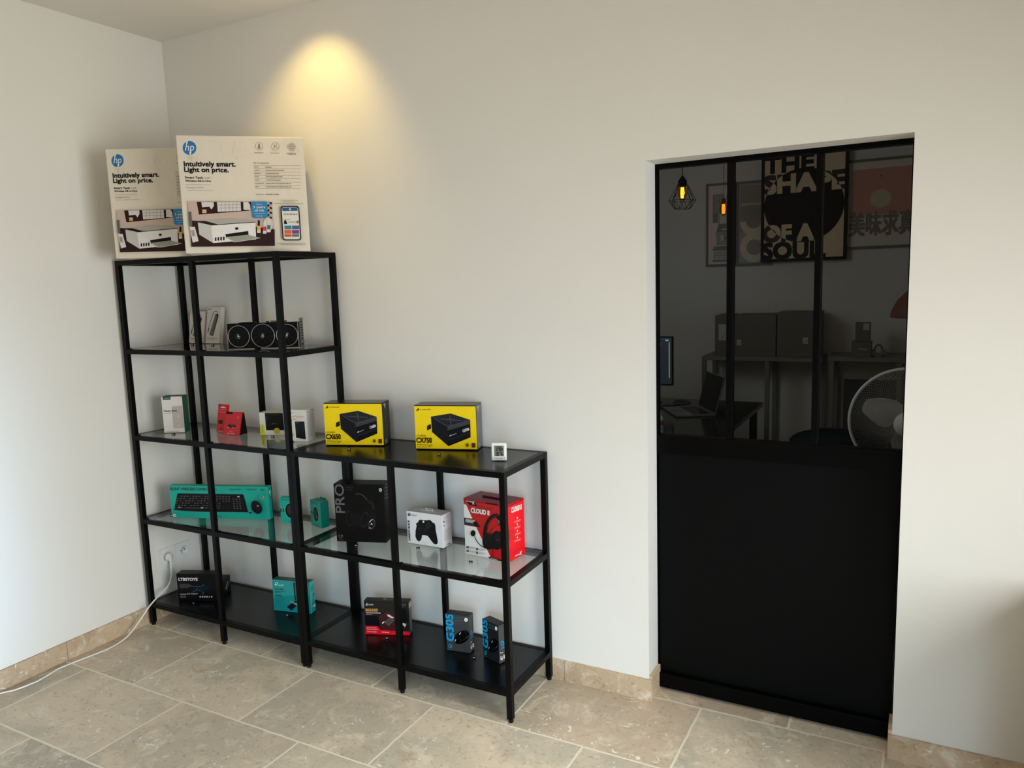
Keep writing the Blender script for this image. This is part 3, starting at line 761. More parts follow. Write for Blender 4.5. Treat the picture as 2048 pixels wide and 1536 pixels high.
A.poly(rr(1732, 1095, 186, 200, 12), ink((116, 120, 104), .25))
SG = ink((16, 18, 16), .4)
def seg7(A, ch, x, y, w, h, t_):
    m_ = {'2': 'abged', '8': 'abcdefg', '3': 'abgcd', '7': 'abc', '5': 'afgcd'}[ch]; x1 = x+w; ym = y-h/2; yt = y-h
    L_ = dict(a=((x, yt), (x1, yt)), b=((x1, yt), (x1, ym)), c=((x1, ym), (x1, y)), d=((x, y), (x1, y)), e=((x, ym), (x, y)), f=((x, yt), (x, ym)), g=((x, ym), (x1, ym)))
    for k in m_:
        a, b = L_[k]; A.stroke([a, b], t_, SG)
seg7(A, '2', 1682, 1082, 36, 62, 12); seg7(A, '8', 1740, 1082, 36, 62, 12); seg7(A, '2', 1794, 1082, 18, 34, 8)
seg7(A, '3', 1682, 1180, 36, 62, 12); seg7(A, '7', 1742, 1180, 36, 62, 12); A.text('%', (1792, 1180), (1816, 1180), 30, SG, .02).disc((1785, 1084), 5, SG, 8)
tiltb(mb, .08); mb.build('display', t)
mb = MB(); mb.box((.012, D+.001, 0), (W-.012, D+.018, .004), WP, .001); mb.box((.02, D-.001, .004), (W-.02, D+.006, .03), WP, .002); mb.build('stand', t)

# ---- keyboard and mouse carton
TL = ink((0, 168, 150), .45); TD = ink((6, 62, 58), .5); TS = ink((0, 122, 110), .45)
W, D, H = .504, .032, .158
mb = carton(W, D, H, TL)
A = front(mb, [(80, 150), (1835, 175), (1850, 745), (125, 720)], W, H)
A.text('SILENT WIRELESS COMBO', (104, 234), (770, 240), 46, TD, .045).text('MK295', (800, 242), (944, 243), 42, TD, .0)
A.dashes((1150, 214), (1392, 216), 10, TD, 12, 1).dashes((1185, 232), (1345, 234), 8, TD, 9, 2).dashes((1442, 214), (1650, 217), 10, TD, 10, 3).dashes((1480, 234), (1600, 236), 8, TD, 7, 4).dashes((1700, 218), (1785, 219), 9, TD, 5, 5).dashes((1716, 236), (1770, 237), 9, TD, 4, 6)
A.poly([(235, 290), (1395, 305), (1410, 318), (1478, 606), (1465, 618), (640, 614), (300, 600), (172, 580)], ink((20, 18, 20), .4))
kc = ink((70, 66, 66), .5); kd = ink((38, 36, 38), .45)
for row in range(6):
    yy = 330+row*38; x0 = 245-row*9
    for i in range(15):
        if row == 5 and 3 < i < 9: continue
        x_ = x0+i*(53+row*.6)
        A.poly([(x_, yy), (x_+34, yy+1), (x_+32, yy+22), (x_-2, yy+21)], kc if (i+row) % 4 else kd)
    for i in range(3):
        if row in (3,): continue
        x_ = 1040+row*3+i*52; A.rect(x_, yy+6, x_+32, yy+26, kd if row > 2 else kc)
    for i in range(4):
        if row: A.rect(1218+row*7+i*54, yy+6, 1250+row*7+i*54, yy+28, kc if i < 3 else kd)
A.poly([(420, 517), (690, 522), (692, 548), (412, 543)], ink((58, 56, 56), .5)).rect(1330, 322, 1368, 340, WH).rect(680, 520, 722, 536, WH).rect(288, 514, 315, 528, WH)
A.stroke([(200, 566), (640, 592), (1460, 596)], 8, ink((48, 46, 48), .4))
A.disc((1656, 514), 88, ink((24, 20, 22), .4), 36, ry=120, ang=-.42).disc((1648, 480), 62, ink((29, 24, 26), .4), 28, ry=74, ang=-.42).rect(1662, 482, 1700, 498, ink((196, 186, 186), .5))
A.rect(1523, 596, 1566, 622, K).rect(1532, 578, 1558, 594, ink((150, 140, 130), .5)).disc((1760, 338), 40, ink((150, 146, 146), .5), ry=28).rect(1740, 328, 1762, 348, ink((50, 46, 46), .5))
A.rect(133, 638, 176, 684, K).rect(178, 638, 240, 682, ink((196, 214, 206), .5)).disc((155, 662), 10, WH, 10).dashes((188, 660), (232, 661), 12, G1, 3, 1)
A.text('logitech', (888, 690), (1044, 688), 34, TD, .01)
A = right(mb, [(0, 0), (10, 0), (10, 20), (0, 20)], W, D, H); A.rect(3, 1, 5, 2, K).rect(3, 2.6, 6, 4.6, WH).rect(4, 6.5, 7, 7.5, TD)
put(mb, 'keyboard_carton', 'long teal carton picturing a keyboard and mouse on the third glass shelf', 'carton', .166, -.310, LV['l4'], .328)

# ---- mouse cartons
def mouse_box(W, D, H, c, cd_, ell, tab):
    t = ink(c, .45)
    mb = carton(W, D, H, t)
    A = front(mb, [(0, 0), (100, 0), (100, 130), (0, 130)], W, H)
    A.text('WIRELESS MOUSE', (6, 13), (72, 13), 6.5, TD, .02).rect(8, 18, 12, 22, TD)
    A.disc(ell[:2], ell[2]+2.5, ink((120, 200, 188), .4), 40, ry=ell[3]+2.5).disc(ell[:2], ell[2], ink((12, 12, 13), .35), 40, ry=ell[3])
    A.disc((ell[0]-2, ell[1]-4), ell[2]*.6, ink((52, 48, 50), .35), 30, ry=ell[3]*.72).disc((ell[0]+6, ell[1]+14), 4, ink((120, 120, 122), .3), 12, ry=6)
    A.rect(1, 58, 20, 72, ink((6, 34, 40), .4)).rect(7, 62, 14, 68, ink((150, 190, 186), .5)).text('logitech', (46, 124), (82, 123), 7, TD, .01)
    b = mb
    return b
t = thing('mouse_carton', 'teal mouse carton half hidden by the right post of the tall unit', 'carton', (.726, -.160, LV['l4']+E0), .291, 'mouse cartons')
mouse_box(.093, .032, .119, (0, 168, 150), 0, (54, 66, 27, 38), 1).build('carton', t)
t = thing('mouse_carton', 'teal mouse carton turned sideways with a hang tab, left of the black headset carton', 'carton', (.882, -.130, LV['l4']+E0), -.271, 'mouse cartons')
mouse_box(.086, .042, .119, (0, 150, 132), 0, (52, 66, 25, 38), 1).build('carton', t)
mb = MB(); tb = ink((0, 136, 118), .45)
mb.box((.020, .0405, .119), (.072, .0415, .127), tb); mb.box((.028, .0402, .1215), (.064, .0405, .1245), TD); mb.build('hang_tab', t)

# ---- black headset carton
W, D, H = .220, .074, .250
mb = carton(W, D, H, ink((9, 9, 10), .38, .4))
A = front(mb, [(145, 300), (1150, 275), (1190, 1390), (200, 1360)], W, H)
GY = ink((92, 90, 92), .5); g2 = ink((30, 30, 32), .4); g3 = ink((54, 54, 56), .35)
A.text('PRO', (364, 832), (342, 302), 178, GY, .012)
A.text('GAMING', (376, 366), (540, 362), 28, g3, .0).text('HEADSET', (384, 412), (518, 408), 24, g3, .0)
A.stroke([(580, 475), (660, 468), (740, 505), (815, 585)], 16, ink((62, 62, 64), .35)).stroke([(850, 610), (905, 640), (940, 740)], 60, g2)
A.disc((450, 930), 62, g2, 30, ry=150, ang=-.12, r0=.8).disc((600, 960), 95, ink((15, 15, 16), .4), 30, ry=140).disc((740, 950), 70, g2, 30, ry=160, ang=.25, r0=.84).disc((770, 950), 60, g3, 30, ry=140, ang=.25, r0=.93)
A.disc((890, 960), 95, ink((17, 19, 19), .3), 32, ry=150, ang=.2).disc((898, 1035), 62, ink((78, 80, 80), .25), 30, ry=100, ang=.35, r0=.85).stroke([(850, 1000), (880, 965), (912, 945)], 12, ink((210, 212, 210), .3)).stroke([(880, 1040), (895, 1020), (905, 1045)], 14, ink((215, 216, 214), .3))
A.stroke([(835, 1110), (860, 1100), (880, 1112)], 12, ink((150, 150, 150), .3)).stroke([(720, 1150), (680, 1215), (600, 1265), (500, 1280)], 8, g2)
A.disc((1090, 372), 32, ink((190, 190, 190), .5), 16).rect(1072, 392, 1110, 412, ink((170, 170, 170), .5)).disc((1085, 370), 10, K, 10)
A.disc((278, 1255), 42, GY, 20, r0=.7).rect(280, 1240, 322, 1262, GY).rect(262, 1210, 330, 1232, ink((9, 9, 10), .38, .4)).dashes((232, 1328), (330, 1330), 12, ink((60, 60, 62), .5), 6, 3)
A = right(mb, [(1150, 275), (1220, 185), (1262, 1320), (1190, 1390)], W, D, H)
for k in range(5): A.stroke([(1172, 270+k*66), (1212, 240+k*66)], 12, ink((120, 122, 120), .5))
A = topface(mb, [(0, 0), (10, 0), (10, 4), (0, 4)], W, D, H); A.stroke([(5, 1.6), (7.4, 1.6)], .5, g2)
put(mb, 'headset_carton', 'black headset carton with big grey letters PRO on the low glass shelf', 'carton', 1.149, -.264, LV['lg'], .317)

# ---- game controller carton
W, D, H = .176, .068, .139; t = thing('controller_carton', 'white game controller carton with a green base on the low glass shelf', 'carton', (1.442, -.161, LV['lg']+E0), .004)
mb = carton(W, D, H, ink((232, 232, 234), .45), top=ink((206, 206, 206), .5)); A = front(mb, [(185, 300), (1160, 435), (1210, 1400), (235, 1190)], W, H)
A.poly([(235, 1178), (1210, 1384), (1210, 1400), (235, 1190)], ink((20, 110, 30), .4))
A.disc((262, 405), 38, K, 24, ry=44).stroke([(240, 380), (262, 400), (240, 432)], 7, WH).stroke([(284, 384), (262, 400), (284, 436)], 7, WH)
A.text('XBOX', (312, 438), (470, 460), 46, ink((88, 88, 90), .5), .0).text('CARBON BLACK', (304, 1130), (272, 562), 44, K, .05)
ctl = [(545, 548), (590, 548), (640, 560), (780, 562), (800, 548), (850, 570), (910, 640), (960, 655), (982, 740), (990, 860), (1020, 1000), (1052, 1170), (1042, 1240), (990, 1264), (930, 1232), (860, 1140), (800, 1050), (762, 1008), (690, 985), (612, 982), (604, 1060), (575, 1130), (525, 1158), (470, 1110), (436, 1010), (440, 850), (466, 720), (448, 670), (462, 640), (500, 620), (520, 575)]
A.poly([(x_, y_) for x_, y_ in ctl], ink((20, 21, 22), .4))
A.poly([(800, 850), (900, 700), (985, 860), (1048, 1170), (1030, 1235), (980, 1200), (860, 1040), (790, 950)], ink((15, 15, 16), .5))
A.disc((648, 608), 26, ink((226, 226, 226), .4), 18, ry=30).disc((490, 668), 36, ink((38, 38, 38), .4), 20, ry=36).disc((555, 800), 44, ink((38, 38, 38), .4), 20, ry=40).disc((700, 830), 44, ink((34, 34, 34), .4), 20, ry=40)
for bx, by in ((790, 655), (740, 705), (835, 715), (775, 775)): A.disc((bx, by), 20, ink((70, 68, 58), .4), 14)
A.stroke([(600, 1170), (800, 1200)], 5, ink((200, 204, 200), .5))
A = right(mb, [(1160, 435), (1430, 300), (1480, 1200), (1210, 1400)], W, D, H)
A.poly([(1210, 1384), (1480, 1186), (1480, 1200), (1210, 1400)], ink((20, 110, 30), .4))
for k in range(6): A.dashes((1195, 470+k*22), (1400, 370+k*20), 6, G2, 8, k)
A.disc((1212, 612), 24, K, 14, ry=22).disc((1218, 720), 12, K, 10, ry=26)
for k in range(4): A.dashes((1260, 590+k*24), (1400, 530+k*24), 6, G2, 6, k+9)
for k in range(15): A.dashes((1215, 830+k*24), (1445, 730+k*23), 6, G2, 9, k+30)
A.rect(1350, 1195, 1385, 1225, K).rect(1280, 1240, 1298, 1262, G1).rect(1320, 1225, 1335, 1245, G1)
mb.build('carton', t)
mb = MB(); mb.box((.050, .034, H), (.118, .0348, H+.002), ink((206, 206, 206), .5))
mb.raw([(.075, .034, H+.001), (.112, .034, H+.001), (.112, .030, H+.011), (.075, .030, H+.011), (.080, .0334, H+.003), (.107, .0334, H+.003), (.107, .0308, H+.009), (.080, .0308, H+.009)],
       [(0, 1, 5, 4), (1, 2, 6, 5), (2, 3, 7, 6), (3, 0, 4, 7)], ink((226, 226, 226), .4)); mb.build('hang_tab', t)

# ---- red headset carton
W, D, H = .210, .113, .227
t = thing('headset_carton', 'red and white headset carton printed CLOUD II at the right end of the glass shelf', 'carton', (1.728, -.167, LV['lg']+E0), -.103)
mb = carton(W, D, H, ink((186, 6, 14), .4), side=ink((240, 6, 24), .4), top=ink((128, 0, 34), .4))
A = front(mb, [(160, 240), (940, 375), (980, 1410), (200, 1230)], W, H)
RB = ink((196, 8, 14), .4); WC = ink((226, 226, 224), .45)
A.poly([(162, 262), (940, 392), (941, 420), (163, 286)], ink((110, 0, 24), .4)).poly([(560, 322), (770, 355), (770, 376), (560, 345)], ink((30, 6, 10), .4))
A.poly([(380, 380), (700, 430), (560, 560), (420, 560)], ink((166, 6, 14), .4))
A.poly([(165, 352), (210, 360), (322, 612), (175, 590)], WC).poly([(180, 722), (388, 762), (642, 1290), (632, 1342), (199, 1236)], WC)
A.poly([(198, 275), (350, 300), (412, 392), (268, 366)], K).text('HYPER', (210, 304), (330, 326), 20, WC, .03, .2).text('X', (320, 352), (362, 360), 52, WC, .03, .2)
A.text('CLOUD II', (300, 497), (628, 552), 74, WC, .05, .1).dashes((310, 408), (390, 424), 8, ink((226, 150, 150), .5), 5, 2)
A.poly([(171, 588), (380, 642), (466, 768), (182, 716)], K).text('LEGENDARY', (205, 640), (375, 668), 27, WC, .03).text('COMFORT', (205, 672), (345, 695), 27, WC, .03).dashes((208, 697), (370, 728), 7, G1, 9, 1)
HB = ink((16, 16, 16), .4); HG = ink((30, 44, 34), .4)
A.stroke([(545, 930), (560, 780), (620, 640), (700, 568), (770, 568), (835, 650)], 62, HB).stroke([(590, 760), (640, 640), (710, 570), (780, 560)], 10, ink((60, 62, 56), .4)).poly([(778, 600), (830, 610), (838, 732), (790, 720)], ink((20, 22, 24), .35)).poly([(786, 640), (806, 640), (812, 700), (792, 700)], ink((110, 112, 116), .3))
A.poly([(640, 800), (700, 740), (836, 760), (840, 900), (700, 900)], RB)
A.disc((590, 1000), 82, HB, 28, ry=140, ang=.12).stroke([(560, 920), (600, 880), (640, 900), (640, 1010)], 12, HG).stroke([(620, 900), (680, 800), (720, 770)], 14, HG)
A.disc((770, 1000), 125, HB, 32, ry=170).disc((790, 960), 80, ink((24, 26, 26), .35), 28, ry=110).stroke([(760, 985), (800, 1010)], 10, ink((150, 14, 20), .4)).stroke([(800, 960), (830, 985)], 8, ink((150, 14, 20), .4)).disc((640, 1080), 120, HB, 28, ry=85)
A.disc((342, 870), 44, HB, 22, ry=56).stroke([(370, 925), (410, 1010), (480, 1090), (560, 1135)], 13, HB).stroke([(696, 1150), (680, 1300)], 12, HB)
A.poly([(615, 1290), (855, 1358), (855, 1385), (640, 1332)], K).dashes((655, 1320), (780, 1352), 10, WC, 8, 3)
for i, (bx, by) in enumerate(((248, 1115), (418, 1150), (252, 1180), (420, 1215))):
    A.poly([(bx-20, by-22), (bx+20, by-14), (bx+20, by+24), (bx-20, by+16)], K).disc((bx, by), 8, WC, 10).dashes((bx+35, by-5), (bx+(130 if i % 2 == 0 else 150), by+15), 8, G1, 6, i).dashes((bx+35, by+14), (bx+120, by+32), 8, G1, 5, i+5)
A = right(mb, [(940, 375), (1240, 230), (1280, 1240), (980, 1410)], W, D, H)
A.poly([(942, 392), (1240, 245), (1240, 262), (945, 412)], ink((90, 4, 26), .4))
A.text('CLOUD II', (1012, 508), (1200, 436), 74, WC, .05, .1)
for i, yy in enumerate((600, 712, 832, 948)):
    A.disc((1122, yy-2), 12, ink((250, 190, 196), .4), 12, ry=20).stroke([(1062, yy+68), (1182, yy+22)], 8, ink((250, 170, 180), .5)).dashes((1075, yy+82), (1175, yy+44), 6, ink((250, 170, 180), .5), 5, i)
A.text('LEGENDARY', (1040, 1250), (1200, 1160), 34, ink((214, 30, 80), .5), .0).stroke([(1078, 1290), (1160, 1244)], 13, WC).text('X', (1160, 1275), (1204, 1255), 52, WC, .04, .2)
A.poly([(960, 800), (1060, 820), (1090, 1000), (970, 1000)], ink((222, 2, 16), .4)).lay += 0
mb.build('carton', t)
mb = MB(); mb.box((.062, .040, H), (.148, .062, H+.0012), ink((40, 2, 14), .4), .0005); mb.box((.055, .050, H+.0012), (.155, .060, H+.006), ink((120, 0, 30), .4), .002); mb.build('carry_handle', t)

# ---- laptop adapter cartons
W, D, H = .198, .050, .137
mb = carton(W, D, H, ink((8, 8, 10), .34, .45))
A = front(mb, [(540, 800), (1337, 800), (1368, 1362), (585, 1341)], W, H)
for i, c in enumerate(((6, 12, 20), (6, 18, 30), (6, 24, 40))): A.disc((1060, 1080), 250-60*i, ink(c, .4), 28, ry=110-28*i)
A.text('LTBSTOYE', (593, 940), (976, 938), 56, ink((222, 224, 226), .5), .045)
for i, e in enumerate((815, 838, 1045, 790)): A.stroke([(612, 1010+i*23), (e, 1010+i*23)], 6, ink((110, 116, 124), .5))
A.text('Laptop AC Adapter', (625, 1225), (980, 1213), 32, ink((206, 208, 210), .5), .0).text('Model', (626, 1278), (735, 1275), 24, ink((170, 172, 176), .5), .0)
for i in range(6): A.rect(1008+i*47, 1252+(8 if i == 4 else 0), 1036+i*47-(8 if i == 4 else 0), 1280, ink((190, 192, 196), .5))
r = random.Random(5)
for i in range(7): A.disc((890+i*30, 1150-30*math.sin(i*.5)+r.uniform(-20, 20)), r.uniform(3, 6), ink((150, 190, 214), .5), 8)
for p_ in ((1090, 1030), (1088, 1182), (1082, 1214), (950, 1112)): A.disc(p_, 6, ink((190, 210, 226), .5), 8)
A = topface(mb, [(0, 0), (10, 0), (10, 4), (0, 4)], W, D, H); A.stroke([(4.2, 1.4), (6.6, 1.4)], .25, ink((80, 84, 86), .4))
put(mb, 'adapter_carton', 'black laptop adapter carton with white capital letters on the bottom panel of the tall unit', 'carton', .155, -.308, LV['lb'], .387)
W, D, H = .195, .080, .082
mb = carton(W, D, H, ink((12, 13, 14), .36, .45), top=ink((18, 22, 22), .4))
A = right(mb, [(0, 0), (10, 0), (10, 10), (0, 10)], W, D, H); s_ = ink((190, 192, 192), .5)
A.stroke([(3.2, 6.6), (6.6, 3.2)], .5, s_).stroke([(4.0, 8.2), (9.0, 3.6)], .35, ink((120, 122, 122), .5))
put(mb, 'low_black_carton', 'lower black carton with two white slanted stripes, behind the black adapter carton', 'carton', .141, -.2545, LV['lb'], .387)

# ---- teal network card carton
W, D, H = .195, .041, .151
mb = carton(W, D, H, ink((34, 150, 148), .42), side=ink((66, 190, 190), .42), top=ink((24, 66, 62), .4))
A = front(mb, [(225, 290), (1350, 400), (1415, 1370), (280, 1240)], W, H)
A.poly([(258, 860), (560, 800), (1385, 780), (1412, 1350), (282, 1222)], ink((2, 134, 134), .42))
WL = ink((226, 238, 236), .45)
def tplink(A, cx, cy, r_, m):
    A.disc((cx, cy), r_, m, 20, r0=.55).poly([(cx-r_*1.35, cy+r_*.2), (cx-r_*.2, cy+r_*.2), (cx-r_*.2, cy+r_*1.3), (cx-r_*.8, cy+r_*1.3), (cx-r_*.8, cy+r_*.75), (cx-r_*1.35, cy+r_*.75)], m)
tplink(A, 365, 422, 46, WL); A.text('tp-link', (430, 482), (580, 488), 42, WL, .02)
A.text('AC1300', (322, 612), (575, 628), 58, ink((12, 88, 82), .45), .02)
for i, (yy, e) in enumerate(((650, 640), (690, 500))): A.dashes((325, yy), (e, yy+22), 14, TD, 9, i)
A.poly([(328, 755), (524, 770), (524, 812), (330, 800)], ink((6, 74, 74), .45)).dashes((340, 775), (512, 790), 18, ink((20, 120, 116), .5), 5, 4)
for i in range(5): A.dashes((345, 860+i*60), (620, 885+i*57), 10, ink((6, 92, 92), .45), 8, i+6)
A.poly([(880, 388), (935, 395), (965, 935), (925, 945)], ink((10, 40, 42), .4)).stroke([(925, 390), (965, 930)], 8, ink((120, 120, 110), .4))
A.poly([(925, 945), (985, 960), (985, 1030), (900, 1000)], K).poly([(680, 1132), (842, 1012), (968, 1105), (822, 1252)], ink((16, 14, 30), .35)).stroke([(780, 960), (850, 1000), (985, 1060)], 18, ink((170, 190, 176), .4)).poly([(940, 1020), (980, 1010), (985, 1070), (950, 1060)], ink((176, 178, 150), .4))
A.poly([(1205, 410), (1335, 425), (1335, 540), (1215, 530)], ink((60, 110, 100), .5)).dashes((1215, 450), (1325, 462), 22, ink((190, 210, 200), .5), 4, 2).dashes((1215, 500), (1325, 510), 22, ink((150, 176, 166), .5), 4, 3)
A.disc((1235, 625), 28, ink((16, 50, 50), .4), 14, ry=40).disc((1250, 1030), 24, ink((16, 60, 60), .4), 14, ry=40)
A = right(mb, [(1350, 400), (1490, 290), (1570, 1230), (1415, 1370)], W, D, H)
A.poly([(1428, 960), (1552, 850), (1568, 1215), (1432, 1340)], ink((0, 150, 150), .42))
for i in range(4): A.dashes((1398, 520+i*38), (1490, 440+i*38), 18, ink((10, 110, 116), .45), 4, i)
A.stroke([(1450, 690), (1480, 820), (1440, 915)], 16, ink((14, 78, 90), .45)).stroke([(1505, 640), (1480, 820)], 12, ink((14, 100, 110), .45))
A.poly([(1450, 1085), (1548, 1010), (1550, 1080), (1455, 1165)], ink((176, 214, 220), .45)).disc((1470, 1125), 14, ink((20, 60, 120), .5), 10, ry=30).disc((1530, 1060), 16, ink((236, 246, 246), .4), 10, ry=26)
A = topface(mb, [(0, 0), (10, 0), (10, 4), (0, 4)], W, D, H); A.text('tp-link', (4.1, 2.4), (5.8, 2.4), .9, ink((120, 140, 136), .5), .02)
put(mb, 'network_card_carton', 'teal network card carton behind the double post on the bottom panel', 'carton', .674, -.194, LV['lb'], .212)

# ---- black and red network card carton
W, D, H = .197, .040, .149
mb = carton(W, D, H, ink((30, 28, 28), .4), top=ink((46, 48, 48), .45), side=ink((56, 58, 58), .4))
A = front(mb, [(105, 135), (665, 160), (690, 565), (128, 545)], W, H)
A.poly([(108, 137), (664, 162), (672, 300), (118, 290)], ink((38, 32, 28), .42)).poly([(120, 320), (310, 320), (312, 448), (129, 440)], ink((8, 8, 14), .4)).poly([(290, 330), (400, 270), (520, 300), (560, 400), (500, 500), (330, 490)], ink((60, 12, 16), .42))
tplink(A, 150, 178, 13, WL); A.text('tp-link', (172, 188), (230, 190), 15, WL, .03)
A.text('BE6500', (133, 264), (286, 268), 34, ink((204, 156, 84), .4), .04).dashes((135, 281), (328, 287), 9, WL, 14, 1).dashes((138, 300), (215, 302), 9, ink((226, 90, 140), .5), 6, 2)
A.text('Wi-Fi 7', (520, 204), (636, 208), 30, ink((150, 138, 118), .4), .0)
A.poly([(402, 302), (425, 305), (492, 345), (470, 352), (412, 328)], ink((206, 204, 200), .4)).poly([(370, 395), (440, 345), (495, 372), (425, 445)], ink((92, 86, 78), .35)).poly([(385, 396), (440, 358), (480, 376), (424, 432)], ink((66, 62, 56), .35)).poly([(338, 408), (366, 388), (374, 394), (346, 418)], WL)
A.stroke([(600, 215), (565, 320)], 5, ink((70, 70, 70), .4)).poly([(565, 220), (640, 240), (660, 400), (560, 400)], ink((12, 12, 14), .35)).poly([(565, 395), (620, 415), (645, 420), (628, 462), (612, 440), (572, 428)], ink((200, 200, 198), .4))
A.poly([(130, 440), (286, 447), (322, 494), (688, 514), (690, 562), (128, 545)], ink((214, 4, 30), .42))
A.text('Supercharge Your', (148, 467), (270, 470), 10, WL, .02).text('Desktop with Wi-Fi 7', (150, 488), (286, 492), 10, WL, .02).dashes((152, 514), (272, 518), 6, WL, 9, 4).dashes((338, 518), (430, 524), 5, WL, 7, 5).dashes((575, 530), (622, 532), 6, ink((236, 140, 180), .5), 4, 6)
A = right(mb, [(665, 160), (692, 100), (708, 515), (690, 565)], W, D, H)
A.poly([(668, 190), (690, 140), (694, 180), (672, 235)], ink((170, 170, 170), .45)).poly([(672, 260), (695, 200), (706, 500), (690, 520)], ink((82, 84, 84), .45)).poly([(671, 245), (694, 190), (695, 205), (672, 262)], WL)
A = topface(mb, [(0, 0), (10, 0), (10, 4), (0, 4)], W, D, H); tplink(A, 4.4, 1.6, .3, WL); A.text('tp-link', (4.8, 2.2), (6.2, 2.2), .9, ink((120, 122, 122), .5), .02)
put(mb, 'network_card_carton', 'black and red network card carton printed BE6500 on the low bottom panel', 'carton', 1.237, -.220, LV['lob'], .349)

# ---- gaming mouse cartons
CY = ink((0, 150, 206), .45)
def g305(body, sidec, W, D, H):
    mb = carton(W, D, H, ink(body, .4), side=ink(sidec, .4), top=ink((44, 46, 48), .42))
    A = front(mb, [(1125, 300), (1415, 335), (1425, 790), (1140, 745)], W, H)
    A.text('G305', (1226, 640), (1216, 306), 88, CY, .045)
    A.dashes((1245, 348), (1345, 354), 14, ink((10, 92, 96), .45), 7, 1).dashes((1245, 380), (1335, 386), 10, ink((96, 98, 98), .45), 7, 2)
    A.disc((1382, 372), 23, ink((236, 236, 236), .45), 20, ry=25).disc((1382, 372), 6, ink((120, 120, 120), .5), 10)
    A.disc((1325, 588), 108, ink((6, 6, 8), .25), 34, ry=72, ang=-.6)
    A.stroke([(1296, 555), (1312, 530)], 9, ink((200, 210, 216), .4)).stroke([(1240, 640), (1252, 615)], 9, ink((200, 210, 216), .4)).stroke([(1370, 605), (1412, 570)], 4, ink((90, 96, 100), .4)).stroke([(1290, 650), (1400, 590)], 3, ink((40, 44, 48), .4))
    A.disc((1182, 695), 22, CY, 20, ry=26, r0=.66).rect(1184, 690, 1206, 702, CY).dashes((1156, 734), (1205, 740), 6, ink((30, 110, 120), .5), 5, 3)
    A = right(mb, [(1415, 335), (1470, 275), (1480, 730), (1425, 790)], W, D, H)
    A.disc((1447, 533), 13, CY, 18, ry=32, r0=.6).rect(1448, 520, 1462, 534, CY).dashes((1435, 598), (1468, 566), 12, CY, 4, 2)
    A.rect(1432, 690, 1448, 735, WH).rect(1453, 665, 1474, 712, WH).disc((1440, 702), 4, K, 8, ry=9).dashes((1428, 655), (1450, 640), 10, WH, 3, 5)
    return mb
put(g305((54, 57, 60), (58, 62, 66), .103, .044, .156), 'gaming_mouse_carton', 'dark grey mouse carton printed G305, left of its twin on the low bottom panel', 'carton', 1.637, -.196, LV['lob'], .145, 'gaming mouse cartons')
put(g305((26, 28, 30), (66, 70, 74), .094, .041, .158), 'gaming_mouse_carton', 'dark mouse carton printed G305, turned sideways behind the front right post', 'carton', 1.799, -.178, LV['lob'], -.318, 'gaming mouse cartons')

# ---- little black price cubes
mb = MB(); mb.box((-.007, -.0035, 0), (.007, .0035, .007), ink((12, 12, 12), .5), .0005)
A = Art(mb, [(0, 0), (14, 0), (14, 7), (0, 7)], (-.007, -.0036, 0), (1, 0, 0), (0, 0, 1), .014, .007)
A.dashes((3, 3.5), (11, 3.5), 2.6, ink((225, 225, 225), .5), 3, 4)
tg = mb.build('price_cube')
TG = [('l2', .198, -.133, 'in front of the left hub carton'), ('l2', .319, -.117, 'in front of the right hub carton'), ('l3', .222, -.301, 'in front of the power bank carton'),
      ('l3', .734, -.180, 'in front of the carton with the dark window'), ('l3', .905, -.236, 'in front of the pocket drive carton'), ('l4', .410, -.258, 'in front of the keyboard carton'),
      ('lt', 1.245, -.262, 'in front of the yellow CX650 carton'), ('lt', 1.652, -.212, 'in front of the yellow CX750 carton'), ('lg', 1.262, -.275, 'in front of the black headset carton'),
      ('lg', 1.523, -.203, 'in front of the white controller carton'), ('lg', 1.801, -.248, 'in front of the red headset carton'), ('lb', .254, -.300, 'in front of the black adapter carton'),
      ('lb', .774, -.210, 'in front of the teal network card carton'), ('lob', 1.349, -.215, 'in front of the black and red network carton'), ('lob', 1.773, -.207, 'between the two dark mouse cartons')]
for i, (lv, x_, y_, w_) in enumerate(TG):
    o = tg if i == 0 else tg.copy()
    if i: COL.objects.link(o)
    o.location = (x_, y_, LV[lv]+E0); o.rotation_euler.z = .45
    tag(o, 'tiny black price cube '+w_, 'price tag', 'price cubes on the shelves')

# ------------------------------------------------------------------ wall sockets, plug and cable
def socket(y, label, plugged):
    t = thing('wall_socket', label, 'socket', (0, y, .2972), 0, 'wall sockets by the corner')
    P_ = ink((228, 229, 228), .35)
    mb = MB(); mb.box((0, -.044, -.043), (.0055, .044, .043), P_, .0015); mb.build('cover_plate', t)
    mb = MB(); R = Matrix.Translation((.0055, 0, 0)) @ Matrix.Rotation(PI/2, 4, 'Y')
    mb.lathe([(.0245, 0), (.0245, .0062), (.0225, .0072), (.0205, .0062), (.0205, .0004), (0, .0004)], P_, 40, R); mb.build('socket_ring', t)
    if not plugged:
        mb = MB()
        for dy, dz in ((-.0095, 0), (.0095, 0)): mb.cyl((.0059, dy, dz), (.0064, dy, dz), .0034, .0028, ink((20, 20, 20), .5), 12)
        mb.cyl((.006, 0, .010), (.016, 0, .010), .0024, .002, ink((170, 170, 168), .3, .5, .8), 12); mb.build('earth_pin', t)
    return t
socket(-.144, 'white wall socket nearest the corner, empty', False)
socket(-.2415, 'white wall socket with a round white plug in it', True)
t = thing('extension_cable', 'long white power cable hanging from the wall socket onto the floor', 'cable', (0, 0, 0))
CW = ink((232, 230, 226), .4)
mb = MB(); R = Matrix.Translation((.0062, -.2415, .2972)) @ Matrix.Rotation(PI/2, 4, 'Y')
mb.lathe([(0, 0), (.0195, 0), (.0195, .022), (.0185, .026), (0, .026)], CW, 36, R)
